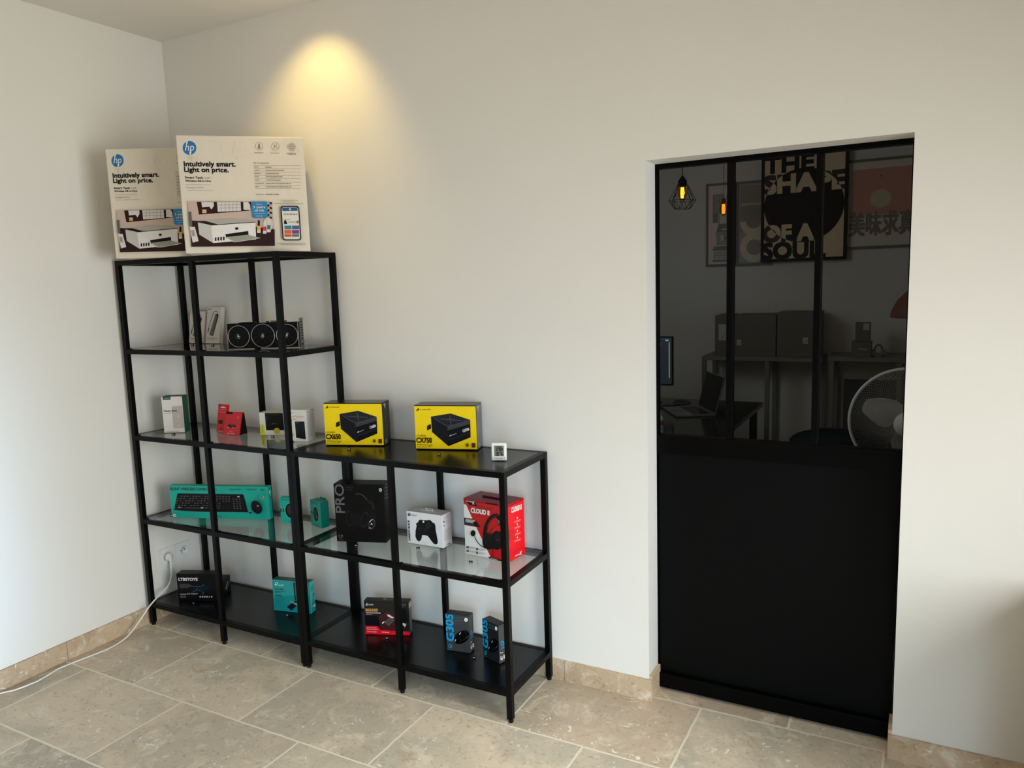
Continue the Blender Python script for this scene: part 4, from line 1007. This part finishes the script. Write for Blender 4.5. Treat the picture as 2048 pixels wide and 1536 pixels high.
mb.box((.028, -.2465, .262), (.038, -.2365, .312), CW, .003)
mb.tube(spline([(.033, -.2415, .264), (.034, -.2425, .245), (.036, -.244, .232)], 6), .0052, CW, 12)
mb.build('plug', t)
mb = MB()
pts = [(.036, -.244, .236), (.042, -.252, .205), (.050, -.275, .170), (.060, -.320, .150), (.068, -.375, .130), (.066, -.412, .104), (.060, -.455, .060), (.063, -.510, .022), (.070, -.565, .006), (.080, -.643, .0045), (.066, -.737, .0045), (.052, -.841, .0045), (.066, -.905, .0045), (.074, -.960, .0045), (.060, -1.034, .0045), (.030, -1.085, .0045), (.030, -1.20, .0045), (.06, -1.4, .0045), (.10, -1.8, .0045)]
mb.tube(spline(pts, 10), .0036, CW, 10); mb.build('cable', t)
# crumpled clear plastic by the adapter carton
mb = MB(); r = random.Random(8); bm = bmesh.new(); bmesh.ops.create_icosphere(bm, subdivisions=3, radius=.034)
for v in bm.verts:
    k = 1+r.uniform(-.22, .22); v.co = Vector((v.co.x*.5*k, v.co.y*1.0*k, v.co.z*1.15*k))
mb.raw([v.co.copy() for v in bm.verts], [[v.index for v in f.verts] for f in bm.faces], ink((176, 180, 176), .15, .6)); bm.free()
zz = min(v[2] for v in mb.v)
mb.build('crumpled_wrapper', None, None, 'small crumpled grey wrapper between the wall and the black adapter carton', 'wrapper', None, (.058, -.192, LV['lb']+E0-zz), 0)

# ------------------------------------------------------------------ the office behind the glazed door
OX0, OX1, OZ = .9, 4.3, 2.75
OW = plaster('office_paint', (216, 214, 206), .03)
JY = .1605
wallpanel('floor', [((OX0, JD+.061, -.06), (OX1, OY, -.001))], ink((116, 112, 104), .4))
wallpanel('ceiling', [((OX0, JY, OZ), (OX1, OY, OZ+.05))], OW)
wallpanel('wall_far', [((OX0-.1, OY, 0), (OX1+.1, OY+.1, OZ))], OW)
wallpanel('wall_office_left', [((OX0-.1, JY, 0), (OX0, OY, OZ))], OW)
wallpanel('wall_office_right', [((OX1, JY, 0), (OX1+.1, OY, OZ))], OW)
area('office_fill', (1.25, .45, 2.2), (3.0, 2.4, .4), 1.0, .8, 6.0, (.95, .97, 1.0))  # added fill lamp for the fan and far wall

def framed(name, label, x0, z0, x1, z1, y, fm, paper, fw_=.018, th=.02, group='framed posters in the office'):
    t = thing(name, label, 'poster', (x0, y, z0), 0, group)
    W, H = x1-x0, z1-z0
    mb = MB()
    for lo, hi in (((0, -th, 0), (fw_, 0, H)), ((W-fw_, -th, 0), (W, 0, H)), ((fw_, -th, 0), (W-fw_, 0, fw_)), ((fw_, -th, H-fw_), (W-fw_, 0, H))): mb.box(lo, hi, fm, .001)
    mb.build('poster_frame', t)
    mb = MB(); mb.box((fw_, -th+.006, fw_), (W-fw_, -.001, H-fw_), paper)
    A = Art(mb, [(0, 0), (100, 0), (100, 140), (0, 140)], (fw_, -th+.006, fw_), (1, 0, 0), (0, 0, 1), W-2*fw_, H-2*fw_)
    return t, mb, A
FG = ink((112, 110, 98), .5)  # frame colour paled, glass haze painted in
PB = ink((222, 212, 196), .6); PD = ink((138, 134, 124), .6); PM = ink((166, 162, 152), .6)  # dark poster inks lifted to paint in the haze
# illustrated poster
t, mb, A = framed('framed_poster', 'framed poster, paled by painted haze, of stacked dark blocks and characters behind the hanging bulb', 1.793, 1.671, 2.020, 2.300, OY-.001, FG, PB)
A.rect(18, 16, 62, 48, PD).rect(72, 16, 96, 76, PD).rect(18, 48, 40, 66, PD).stroke([(44, 50), (44, 70)], 3, PD).text('點', (22, 46), (60, 46), 26, PM, .04)
A.poly([(40, 68), (96, 68), (96, 84), (32, 84), (36, 76)], PD).poly([(30, 82), (96, 82), (96, 106), (34, 106)], PM).stroke([(54, 78), (90, 78)], 2.5, PB).rect(50, 88, 60, 98, PB).rect(66, 90, 92, 98, PD)
A.poly([(22, 108), (96, 108), (96, 116), (18, 116)], PD).rect(22, 118, 84, 130, PM).dashes((28, 122), (78, 122), 1.5, PB, 5, 1).dashes((28, 127), (78, 127), 1.5, PB, 5, 2).rect(18, 132, 86, 136, PD)
mb.build('poster_print', t)
# geometric poster
t, mb, A = framed('framed_poster', 'framed poster, paled by painted haze, of arcs and rings left of the dark lettered poster', 2.024, 1.668, 2.288, 2.296, OY-.001, FG, ink((170, 168, 158), .6))
C1 = ink((150, 148, 138), .6); C2 = ink((224, 212, 186), .6); C3 = ink((196, 192, 160), .6)  # ring poster tones carry painted haze too
A.rect(4, 3, 94, 34, C1).disc((49, 34), 42, C3, 36, ry=16).rect(4, 16, 94, 34, C1).rect(4, 50, 94, 84, C1)
A.disc((49, 66), 44, C2, 40, ry=26).rect(4, 38, 94, 66, C1).disc((49, 66), 25, C1, 32, ry=13)
A.disc((50, 112), 45, C2, 44, ry=26).disc((51, 112), 25, ink((158, 154, 138), .6), 36, ry=14)
mb.build('poster_print', t)
# red poster
t, mb, A = framed('framed_poster', 'red framed poster, paled by painted haze, with a pale disc and large characters', 2.780, 1.757, 3.260, 2.375, OY-.001, FG, PB)
A.rect(6, 12, 94, 88, ink((206, 150, 132), .6)).disc((48, 62), 15, ink((206, 196, 160), .6), 36, ry=15).rect(47, 24, 49, 26, K)  # red paled by painted haze
A.text('美味求真', (4, 119), (97, 119), 30, ink((136, 126, 118), .6), .035)
mb.build('poster_print', t)
# dark lettered poster: letters turn pale where the big black disc passes behind them
DX, DZ0, DW, DH = 2.214, 1.688, .590, .812
t, mb, A = framed('framed_poster', 'large black and beige framed poster lettered THE SHAPE OF A SOUL', DX, DZ0, DX+DW, DZ0+DH, OY-.0225, ink((14, 14, 13), .5), ink((228, 208, 168), .6), .022, .045)
BKp = ink((30, 30, 28), .6)
A = Art(mb, [(165, 190), (960, 190), (960, 1310), (165, 1310)], (.022, -.039, .022), (1, 0, 0), (0, 0, 1), DW-.044, DH-.044)
A.text('THE', (168, 400), (652, 400), 165, BKp, .06).text('SHAPE', (168, 612), (960, 612), 180, BKp, .06)
A.text('OF A', (160, 1122), (664, 1122), 165, BKp, .06).text('SOUL.', (160, 1306), (784, 1306), 165, BKp, .06)
A.disc((562, 760), 398, BKp, 64, ry=385)
m, tt, p = newmat('inverted_lettering')
tc = tt.nodes.new('ShaderNodeTexCoord'); mp = tt.nodes.new('ShaderNodeVectorMath'); mp.operation = 'SUBTRACT'
tt.links.new(tc.outputs['Object'], mp.inputs[0])
cu = A.uv((562, 760)); ru = (A.uv((960, 760))-cu).length; rv = (A.uv((562, 375))-cu).length
mp.inputs[1].default_value = (.022+cu[0], 0, .022+cu[1])
dv = tt.nodes.new('ShaderNodeVectorMath'); dv.operation = 'MULTIPLY'; tt.links.new(mp.outputs[0], dv.inputs[0]); dv.inputs[1].default_value = (1/ru, 0, 1/rv)
le = tt.nodes.new('ShaderNodeVectorMath'); le.operation = 'LENGTH'; tt.links.new(dv.outputs[0], le.inputs[0])
gt = tt.nodes.new('ShaderNodeMath'); gt.operation = 'GREATER_THAN'; tt.links.new(le.outputs['Value'], gt.inputs[0]); gt.inputs[1].default_value = 1.0
mx = tt.nodes.new('ShaderNodeMix'); mx.data_type = 'RGBA'; mx.inputs['A'].default_value = rgb(228, 208, 168); mx.inputs['B'].default_value = rgb(30, 30, 28)
tt.links.new(gt.outputs[0], mx.inputs['Factor']); tt.links.new(mx.outputs['Result'], p.inputs['Base Color']); p.inputs['Roughness'].default_value = .6
A.text('SHAPE', (168, 612), (960, 612), 180, m, .06).text('OF A', (160, 1122), (664, 1122), 165, m, .06)
mb.build('poster_print', t)

# console tables with boxes
LG_HAZE = ink((118, 118, 112), .5)  # table colour greyed to paint in haze over dark furniture
def console(label, x0, x1, zt, y0_, y1_, legs, skirt_):
    t = thing('console_table', label, 'table', (x0, y0_, 0), 0, 'console tables in the office')
    W, D = x1-x0, y1_-y0_
    mb = MB(); mb.box((0, 0, zt-.03), (W, D, zt), LG_HAZE, .002); mb.build('tabletop', t)
    for lx in legs:
        for ly in (.002, D-.032):
            mb = MB(); mb.box((lx, ly, 0), (lx+.03, ly+.03, zt-.0305), LG_HAZE, .001); mb.build('leg', t)
    if skirt_:
        mb = MB(); mb.box((.08, D-.06, .30), (W-.12, D-.045, zt-.19), ink((70, 72, 72), .5)); mb.build('back_panel', t)
    return t
console('console table paled by painted haze below the ring poster seen through the door glass', 1.855, 2.690, 1.010, 3.02, 3.38, (.0, .455, .80), False)
console('console table paled by painted haze at the right seen through the door glass', 2.730, 3.55, 1.020, 3.02, 3.38, (.01, .43, .79), True)
BX_HAZE = ink((104, 98, 86), .6); BXL = ink((182, 182, 172), .5)  # dark boxes lightened, haze painted into their colour
def obox(label, x0, x1, y0_, d, z0, h, lab=None, group='boxes on the office consoles'):
    t = thing('storage_box', label, 'box', (x0, y0_, z0+.0005), 0, group)
    mb = MB(); mb.box((0, 0, 0), (x1-x0, d, h), BX_HAZE, .002)
    if lab:
        A = front(mb, [(0, 0), (1, 0), (1, 1), (0, 1)], x1-x0, h); A.rect(*lab, BXL)
        A.stroke([(lab[0]+.3*(lab[2]-lab[0]), lab[3]-.02), (lab[2]-.02, lab[1]+.4*(lab[3]-lab[1]))], .015, BX_HAZE, False)
    mb.build('carton', t)
obox('faint dark box with a pale label at the left end of the console', 1.945, 2.055, 3.05, .28, 1.010, .300, (.25, .22, .85, .62))
obox('faint dark box with a tiny logo, left of the widest box', 2.090, 2.378, 3.05, .28, 1.010, .302, (.05, .60, .16, .74))
obox('faint dark box with a tiny logo, widest on the console', 2.386, 2.668, 3.05, .28, 1.010, .318, (.62, .56, .74, .70))
obox('faint small dark box lying under a narrower one on the right console', 2.876, 3.000, 3.05, .10, 1.020, .105, (.38, .46, .78, .54))
obox('faint small dark box with a pale square, topmost of the two on the right console', 2.896, 2.990, 3.06, .06, 1.126, .128, (.52, .06, .92, .40))
mb = MB(); mb.tube([(3.012+.03*(1-math.cos(a)), 3.08, 1.0275+.075*math.sin(a)) for a in [PI*i/14 for i in range(15)]], .007, BX_HAZE, 8)
for sx in (3.012, 3.072): mb.cyl((sx-.012, 3.08, 1.045), (sx+.012, 3.08, 1.045), .024, .024, BX_HAZE, 16)
mb.build('headphones', None, None, 'faint headphones beside the small boxes on the right console', 'headphones')

# desk with laptop, monitor, cable and glue bottle
t = thing('desk', 'black glossy desk with a straight right edge seen through the left door pane', 'desk', (1.0, 1.36, 0))
mb = MB(); mb.box((0, 0, .71), (1.365, 1.30, .74), ink((10, 11, 12), .12, .6), .003); mb.build('desktop', t)
for lx, ly in ((.03, .03), (1.29, .03), (.03, 1.22), (1.29, 1.22)):
    mb = MB(); mb.box((lx, ly, 0), (lx+.045, ly+.045, .7095), ink((14, 14, 15), .4), .002); mb.build('leg', t)
t = thing('laptop', 'open black laptop with a silver edge standing on the black desk', 'laptop', (2.190, 2.050, .7405), math.radians(122))
# local x runs along the hinge, local y towards the keyboard side
LM = ink((128, 132, 134), .3, .5, .6); LK = ink((8, 8, 9), .25)
mb = MB(); mb.box((0, 0, 0), (.34, .245, .012), LM, .003)
for r_ in range(5):
    for c_ in range(13): mb.box((.02+c_*.0232, .03+r_*.022, .0121), (.02+c_*.0232+.019, .03+r_*.022+.018, .0132), LK)
mb.box((.12, .155, .0121), (.22, .225, .0124), ink((70, 72, 74), .3)); mb.build('keyboard_base', t)
mb = MB(); R = Matrix.Translation((0, .004, .0125)) @ Matrix.Rotation(math.radians(14), 4, 'X')
mb.box((0, -.006, .0), (.34, 0, .235), LM, .002, xf=R); mb.box((.005, .0001, .006), (.335, .0012, .230), LK, 0, xf=R); mb.box((.001, -.0074, .002), (.339, -.0062, .233), ink((16, 16, 18), .35), 0, xf=R); mb.build('screen', t)
t = thing('monitor', 'dark computer monitor showing a dim window, cut off by the door jamb', 'monitor', (1.60, 2.35, .7405))
MK = ink((8, 9, 11), .3)
mb = MB(); mb.box((-.32, 0, .134), (.2325, .022, .468), MK, .004); mb.build('bezel', t)
mb = MB(); mb.face([(-.31, -.0006, .146), (.224, -.0006, .146), (.224, -.0006, .460), (-.31, -.0006, .460)], emit((30, 40, 48), .55, 'screen_glow'))
A = Art(mb, [(1193, 680), (1343, 680), (1343, 772), (1193, 772)], (-.31, -.0008, .146), (1, 0, 0), (0, 0, 1), .534, .314)
A.rect(1193, 680, 1320, 772, emit((8, 10, 14), .5, 'screen_dark')).rect(1300, 682, 1342, 685, emit((26, 50, 70), .8, 'screen_bar'))
A.rect(1337.5, 689, 1339.5, 760, emit((150, 156, 156), .5, 'screen_scroll')).rect(1331, 684, 1337, 687, emit((150, 156, 156), .8, 'screen_mark')).rect(1312, 691, 1322, 696, emit((160, 60, 50), .7, 'screen_red')).disc((1316, 703), 1.6, emit((180, 30, 40), .7, 'screen_dot'), 12)
mb.build('screen', t)
mb = MB(); mb.box((-.02, .0225, .008), (.02, .05, .25), MK, .003); mb.box((-.12, -.06, 0), (.12, .12, .008), MK, .002); mb.build('stand', t)
mb = MB(); CB = ink((92, 90, 84), .4)
mb.tube(spline([(1.74, 2.30, .746), (1.80, 2.36, .746), (1.90, 2.46, .746), (1.90, 2.52, .746), (1.84, 2.56, .746), (1.80, 2.50, .746), (1.83, 2.33, .746), (1.86, 2.42, .746), (1.80, 2.30, .746), (1.78, 2.2, .746)], 8), .0045, CB, 8)
mb.build('charging_cable', None, None, 'looped pale charging cable lying on the black desk beside the laptop', 'cable')
t = thing('glue_bottle', 'small white glue bottle with a red label at the front edge of the desk', 'bottle', (2.028, 1.43, .7405))
mb = MB(); GW = ink((226, 226, 222), .35); S = [(0, 0), (.017, 0), (.0185, .004), (.0185, .082), (.014, .094), (.010, .098), (0, .098)]; mb.lathe(S, GW, 28); mb.build('body', t)
mb = MB(); mb.lathe([(.0187, .018), (.0188, .019), (.0188, .075), (.0187, .076)], ink((200, 200, 196), .4), 28); mb.lathe([(.0189, .05), (.01895, .051), (.01895, .072), (.0189, .073)], ink((170, 24, 34), .4), 28); mb.build('printed_label', t)
mb = MB(); mb.lathe([(.0105, .098), (.0105, .106), (.007, .112), (.0028, .146), (0, .147)], ink((196, 200, 200), .35), 24); mb.build('nozzle', t)

# hanging bulbs
def bulb(t, mat_s):
    mb = MB(); mb.lathe([(0, -.095), (.008, -.093), (.020, -.080), (.028, -.062), (.030, -.050), (.026, -.030), (.016, -.010), (.013, 0)], glassmat('amber_glass', (.95, .62, .28), 0, 1.3), 24); mb.build('bulb', t)
    mb = MB()
    for a in (-.007, 0, .007): mb.tube([(a, 0, -.012), (a*1.4, .002, -.045), (a, 0, -.078)], .0034, mat_s, 8)
    mb.build('filament', t)
FIL = emit((255, 176, 40), 14, 'filament_glow')
t = thing('pendant_lamp', 'pendant lamp with a glowing amber bulb in a black diamond wire cage', 'pendant lamp', (1.913, 2.30, 2.180))
bulb(t, FIL); CG = ink((16, 16, 16), .4)
mb = MB(); mb.lathe([(0, .062), (.006, .06), (.028, .028), (.030, .022), (.024, .012), (.024, -.006), (0, -.006)], CG, 24); mb.build('lamp_holder', t)
mb = MB(); mb.cyl((0, 0, .06), (0, 0, OZ-2.18-.0), .0028, .0028, CG, 8); mb.build('cord', t)
mb = MB(); n = 8
Tp = [Vector((.022*math.cos(2*PI*i/n), .022*math.sin(2*PI*i/n), .022)) for i in range(n)]
Md = [Vector((.086*math.cos(2*PI*(i+.5)/n), .086*math.sin(2*PI*(i+.5)/n), -.094)) for i in range(n)]
Bt = [Vector((.050*math.cos(2*PI*i/n), .050*math.sin(2*PI*i/n), -.146)) for i in range(n)]
for i in range(n):
    j = (i+1) % n
    for a, b in ((Tp[i], Md[i]), (Tp[j], Md[i]), (Md[i], Md[j]), (Md[i], Bt[i]), (Md[i], Bt[j]), (Bt[i], Bt[j])): mb.cyl(a, b, .0016, .0016, CG, 6)
mb.build('wire_cage', t)
t = thing('pendant_lamp', 'small far pendant bulb glowing orange in front of the stacked blocks poster', 'pendant lamp', (2.014, 3.0, 2.118))
bulb(t, emit((255, 150, 60), 3, 'filament_far'))
mb = MB(); mb.lathe([(0, .03), (.014, .028), (.016, -.004), (0, -.004)], ink((120, 70, 40), .4), 20); mb.build('lamp_holder', t)
mb = MB(); mb.cyl((0, 0, .028), (0, 0, OZ-2.118), .002, .002, FG, 8); mb.build('cord', t)

# fan close behind the glass
t = thing('pedestal_fan', 'white pedestal fan with a round wire guard behind the right door pane', 'fan', (3.262, .60, 0))
FW = ink((222, 224, 227), .35); FGd = ink((150, 152, 156), .35, .5, .3)
R = Matrix.Translation((0, 0, 1.025)) @ Matrix.Rotation(PI/2, 4, 'X')    # lathe axis towards the viewer
mb = MB(); mb.lathe([(0, -.004), (.18, -.004), (.185, .0), (.18, .006), (.03, .02), (0, .02)], FW, 40, Matrix.Translation((0, 0, 0))); mb.build('base', t)
mb = MB(); mb.cyl((0, .07, .018), (0, .07, 1.0), .014, .012, FW, 20); mb.box((-.035, .05, .93), (.035, .17, 1.07), FW, .012); mb.build('column', t)
mb = MB(); mb.lathe([(0, .045), (.040, .042), (.046, .032), (.046, -.02), (0, -.03)], FW, 32, R); mb.build('hub', t)
for k in range(3):
    mb = MB(); V = []; F = []; nu, nv = 8, 10; a0 = math.radians(152+120*k)
    for i in range(nu+1):
        u = i/nu; rr_ = .036+u*.132
        wd = .75+1.05*math.sin(PI*min(u*1.05, 1)**.8)*.9
        for j in range(nv+1):
            v = j/nv-.5; a = a0+v*wd*(1.05-.25*u)+u*.1
            rad = rr_ - .03*u*(2*v)**4
            V.append(R @ Vector((rad*math.cos(a), rad*math.sin(a), .006-.045*v)))
    for i in range(nu):
        for j in range(nv): F.append((i*(nv+1)+j, (i+1)*(nv+1)+j, (i+1)*(nv+1)+j+1, i*(nv+1)+j+1))
    mb.raw(V, F, ink((222, 224, 228), .3), True)
    mb.build('blade', t)
mb = MB(); GR_ = .206
def guard(z0, sgn):
    N_ = 96
    for i in range(N_):
        pts = []
        for k in range(9):
            u = k/8; rad = .042+u*(GR_-.046); a = 2*PI*i/N_+sgn*u*.95
            zz = z0+(.048 if z0 >= 0 else -.05)*math.sqrt(max(0, 1-u**2.6))
            pts.append(R @ Vector((rad*math.cos(a), rad*math.sin(a), zz)))
        for k in range(8): mb.cyl(pts[k], pts[k+1], .0009, .0009, FGd, 4, False)
guard(.006, 1); mb.build('front_guard', t)
mb = MB(); guard(-.006, -1); mb.build('rear_guard', t)
mb = MB(); mb.tube([R @ Vector((GR_*math.cos(2*PI*i/64), GR_*math.sin(2*PI*i/64), 0)) for i in range(65)], .006, FW, 10)
mb.lathe([(.048, .052), (.046, .058), (0, .06)], FW, 32, R); mb.build('guard_rim', t)

# chair back and red lampshade
t = thing('office_chair', 'dark teal chair with a rounded back low behind the right door panes', 'chair', (2.95, 1.45, 0), .1)
TC = ink((24, 44, 50), .7)
mb = MB(); V = []; F = []; nu, nv = 14, 8
for j in range(2):
    for i in range(nu+1):
        a = -1.25+2.5*i/nu
        for k in range(nv+1):
            h = k/nv; top_ = .835-.10*(abs(a)/1.25)**2.2; z = .46+(top_-.46)*h; rr_ = .235+.02*h-(.0 if j else .03)
            V.append((rr_*math.sin(a), -.02-rr_*math.cos(a)+.2, z))
m_ = (nu+1)*(nv+1)
for i in range(nu):
    for k in range(nv):
        q = (i*(nv+1)+k, (i+1)*(nv+1)+k, (i+1)*(nv+1)+k+1, i*(nv+1)+k+1); F += [q[::-1], tuple(m_+x_ for x_ in q)]
    F.append((i*(nv+1)+nv, (i+1)*(nv+1)+nv, m_+(i+1)*(nv+1)+nv, m_+i*(nv+1)+nv)); F.append((i*(nv+1), m_+i*(nv+1), m_+(i+1)*(nv+1), (i+1)*(nv+1)))
mb.raw(V, F, TC, True); mb.build('backrest', t)
mb = MB(); mb.lathe([(0, .40), (.18, .40), (.225, .42), (.23, .45), (.20, .475), (0, .48)], TC, 32, Matrix.Translation((0, .18, 0))); mb.build('seat', t)
for sx, sy in ((-1, -1), (1, -1), (-1, 1), (1, 1)):
    mb = MB(); mb.cyl((sx*.13, .18+sy*.13, .402), (sx*.2, .18+sy*.2, 0), .014, .010, CG, 12); mb.build('leg', t)
t = thing('pendant_lamp', 'dull red dome lampshade cut off by the right door jamb', 'pendant lamp', (3.345, 1.8, 1.36))
mb = MB(); mb.lathe([(.195, 0), (.198, .006), (.19, .04), (.165, .09), (.12, .135), (.06, .165), (.02, .175), (.02, .17), (.06, .158), (.118, .128), (.16, .086), (.184, .038), (.192, .004)], ink((110, 66, 62), .5), 40); mb.build('lamp_shade', t)
mb = MB(); mb.cyl((0, 0, .17), (0, 0, OZ-1.36), .0025, .0025, CG, 8); mb.build('cord', t)

# ------------------------------------------------------------------ unseen cabinet added to shade the lower right wall
t = thing('shade_cabinet', 'unseen low charcoal cabinet added to shade the wall right of the door', 'shade_cabinet', (3.67, -.60, 0))
SB = ink((34, 34, 36), .5)
mb = MB(); mb.box((0, 0, .08), (1.3, .56, .68), SB, .004); mb.build('body', t)
for k in range(3):
    mb = MB(); mb.box((.012+k*.426, -.018, .095), (.012+k*.426+.42, -.0005, .665), ink((38, 38, 40), .5), .002); d_ = mb.build('door', t)
    mb = MB(); mb.cyl((.38+k*.426, -.018, .36), (.38+k*.426, -.034, .36), .010, .012, LM, 16); mb.build('knob', d_)
for lx, ly in ((.03, .03), (1.22, .03), (.03, .48), (1.22, .48)):
    mb = MB(); mb.box((lx, ly, 0), (lx+.05, ly+.05, .0795), SB, .002); mb.build('leg', t)
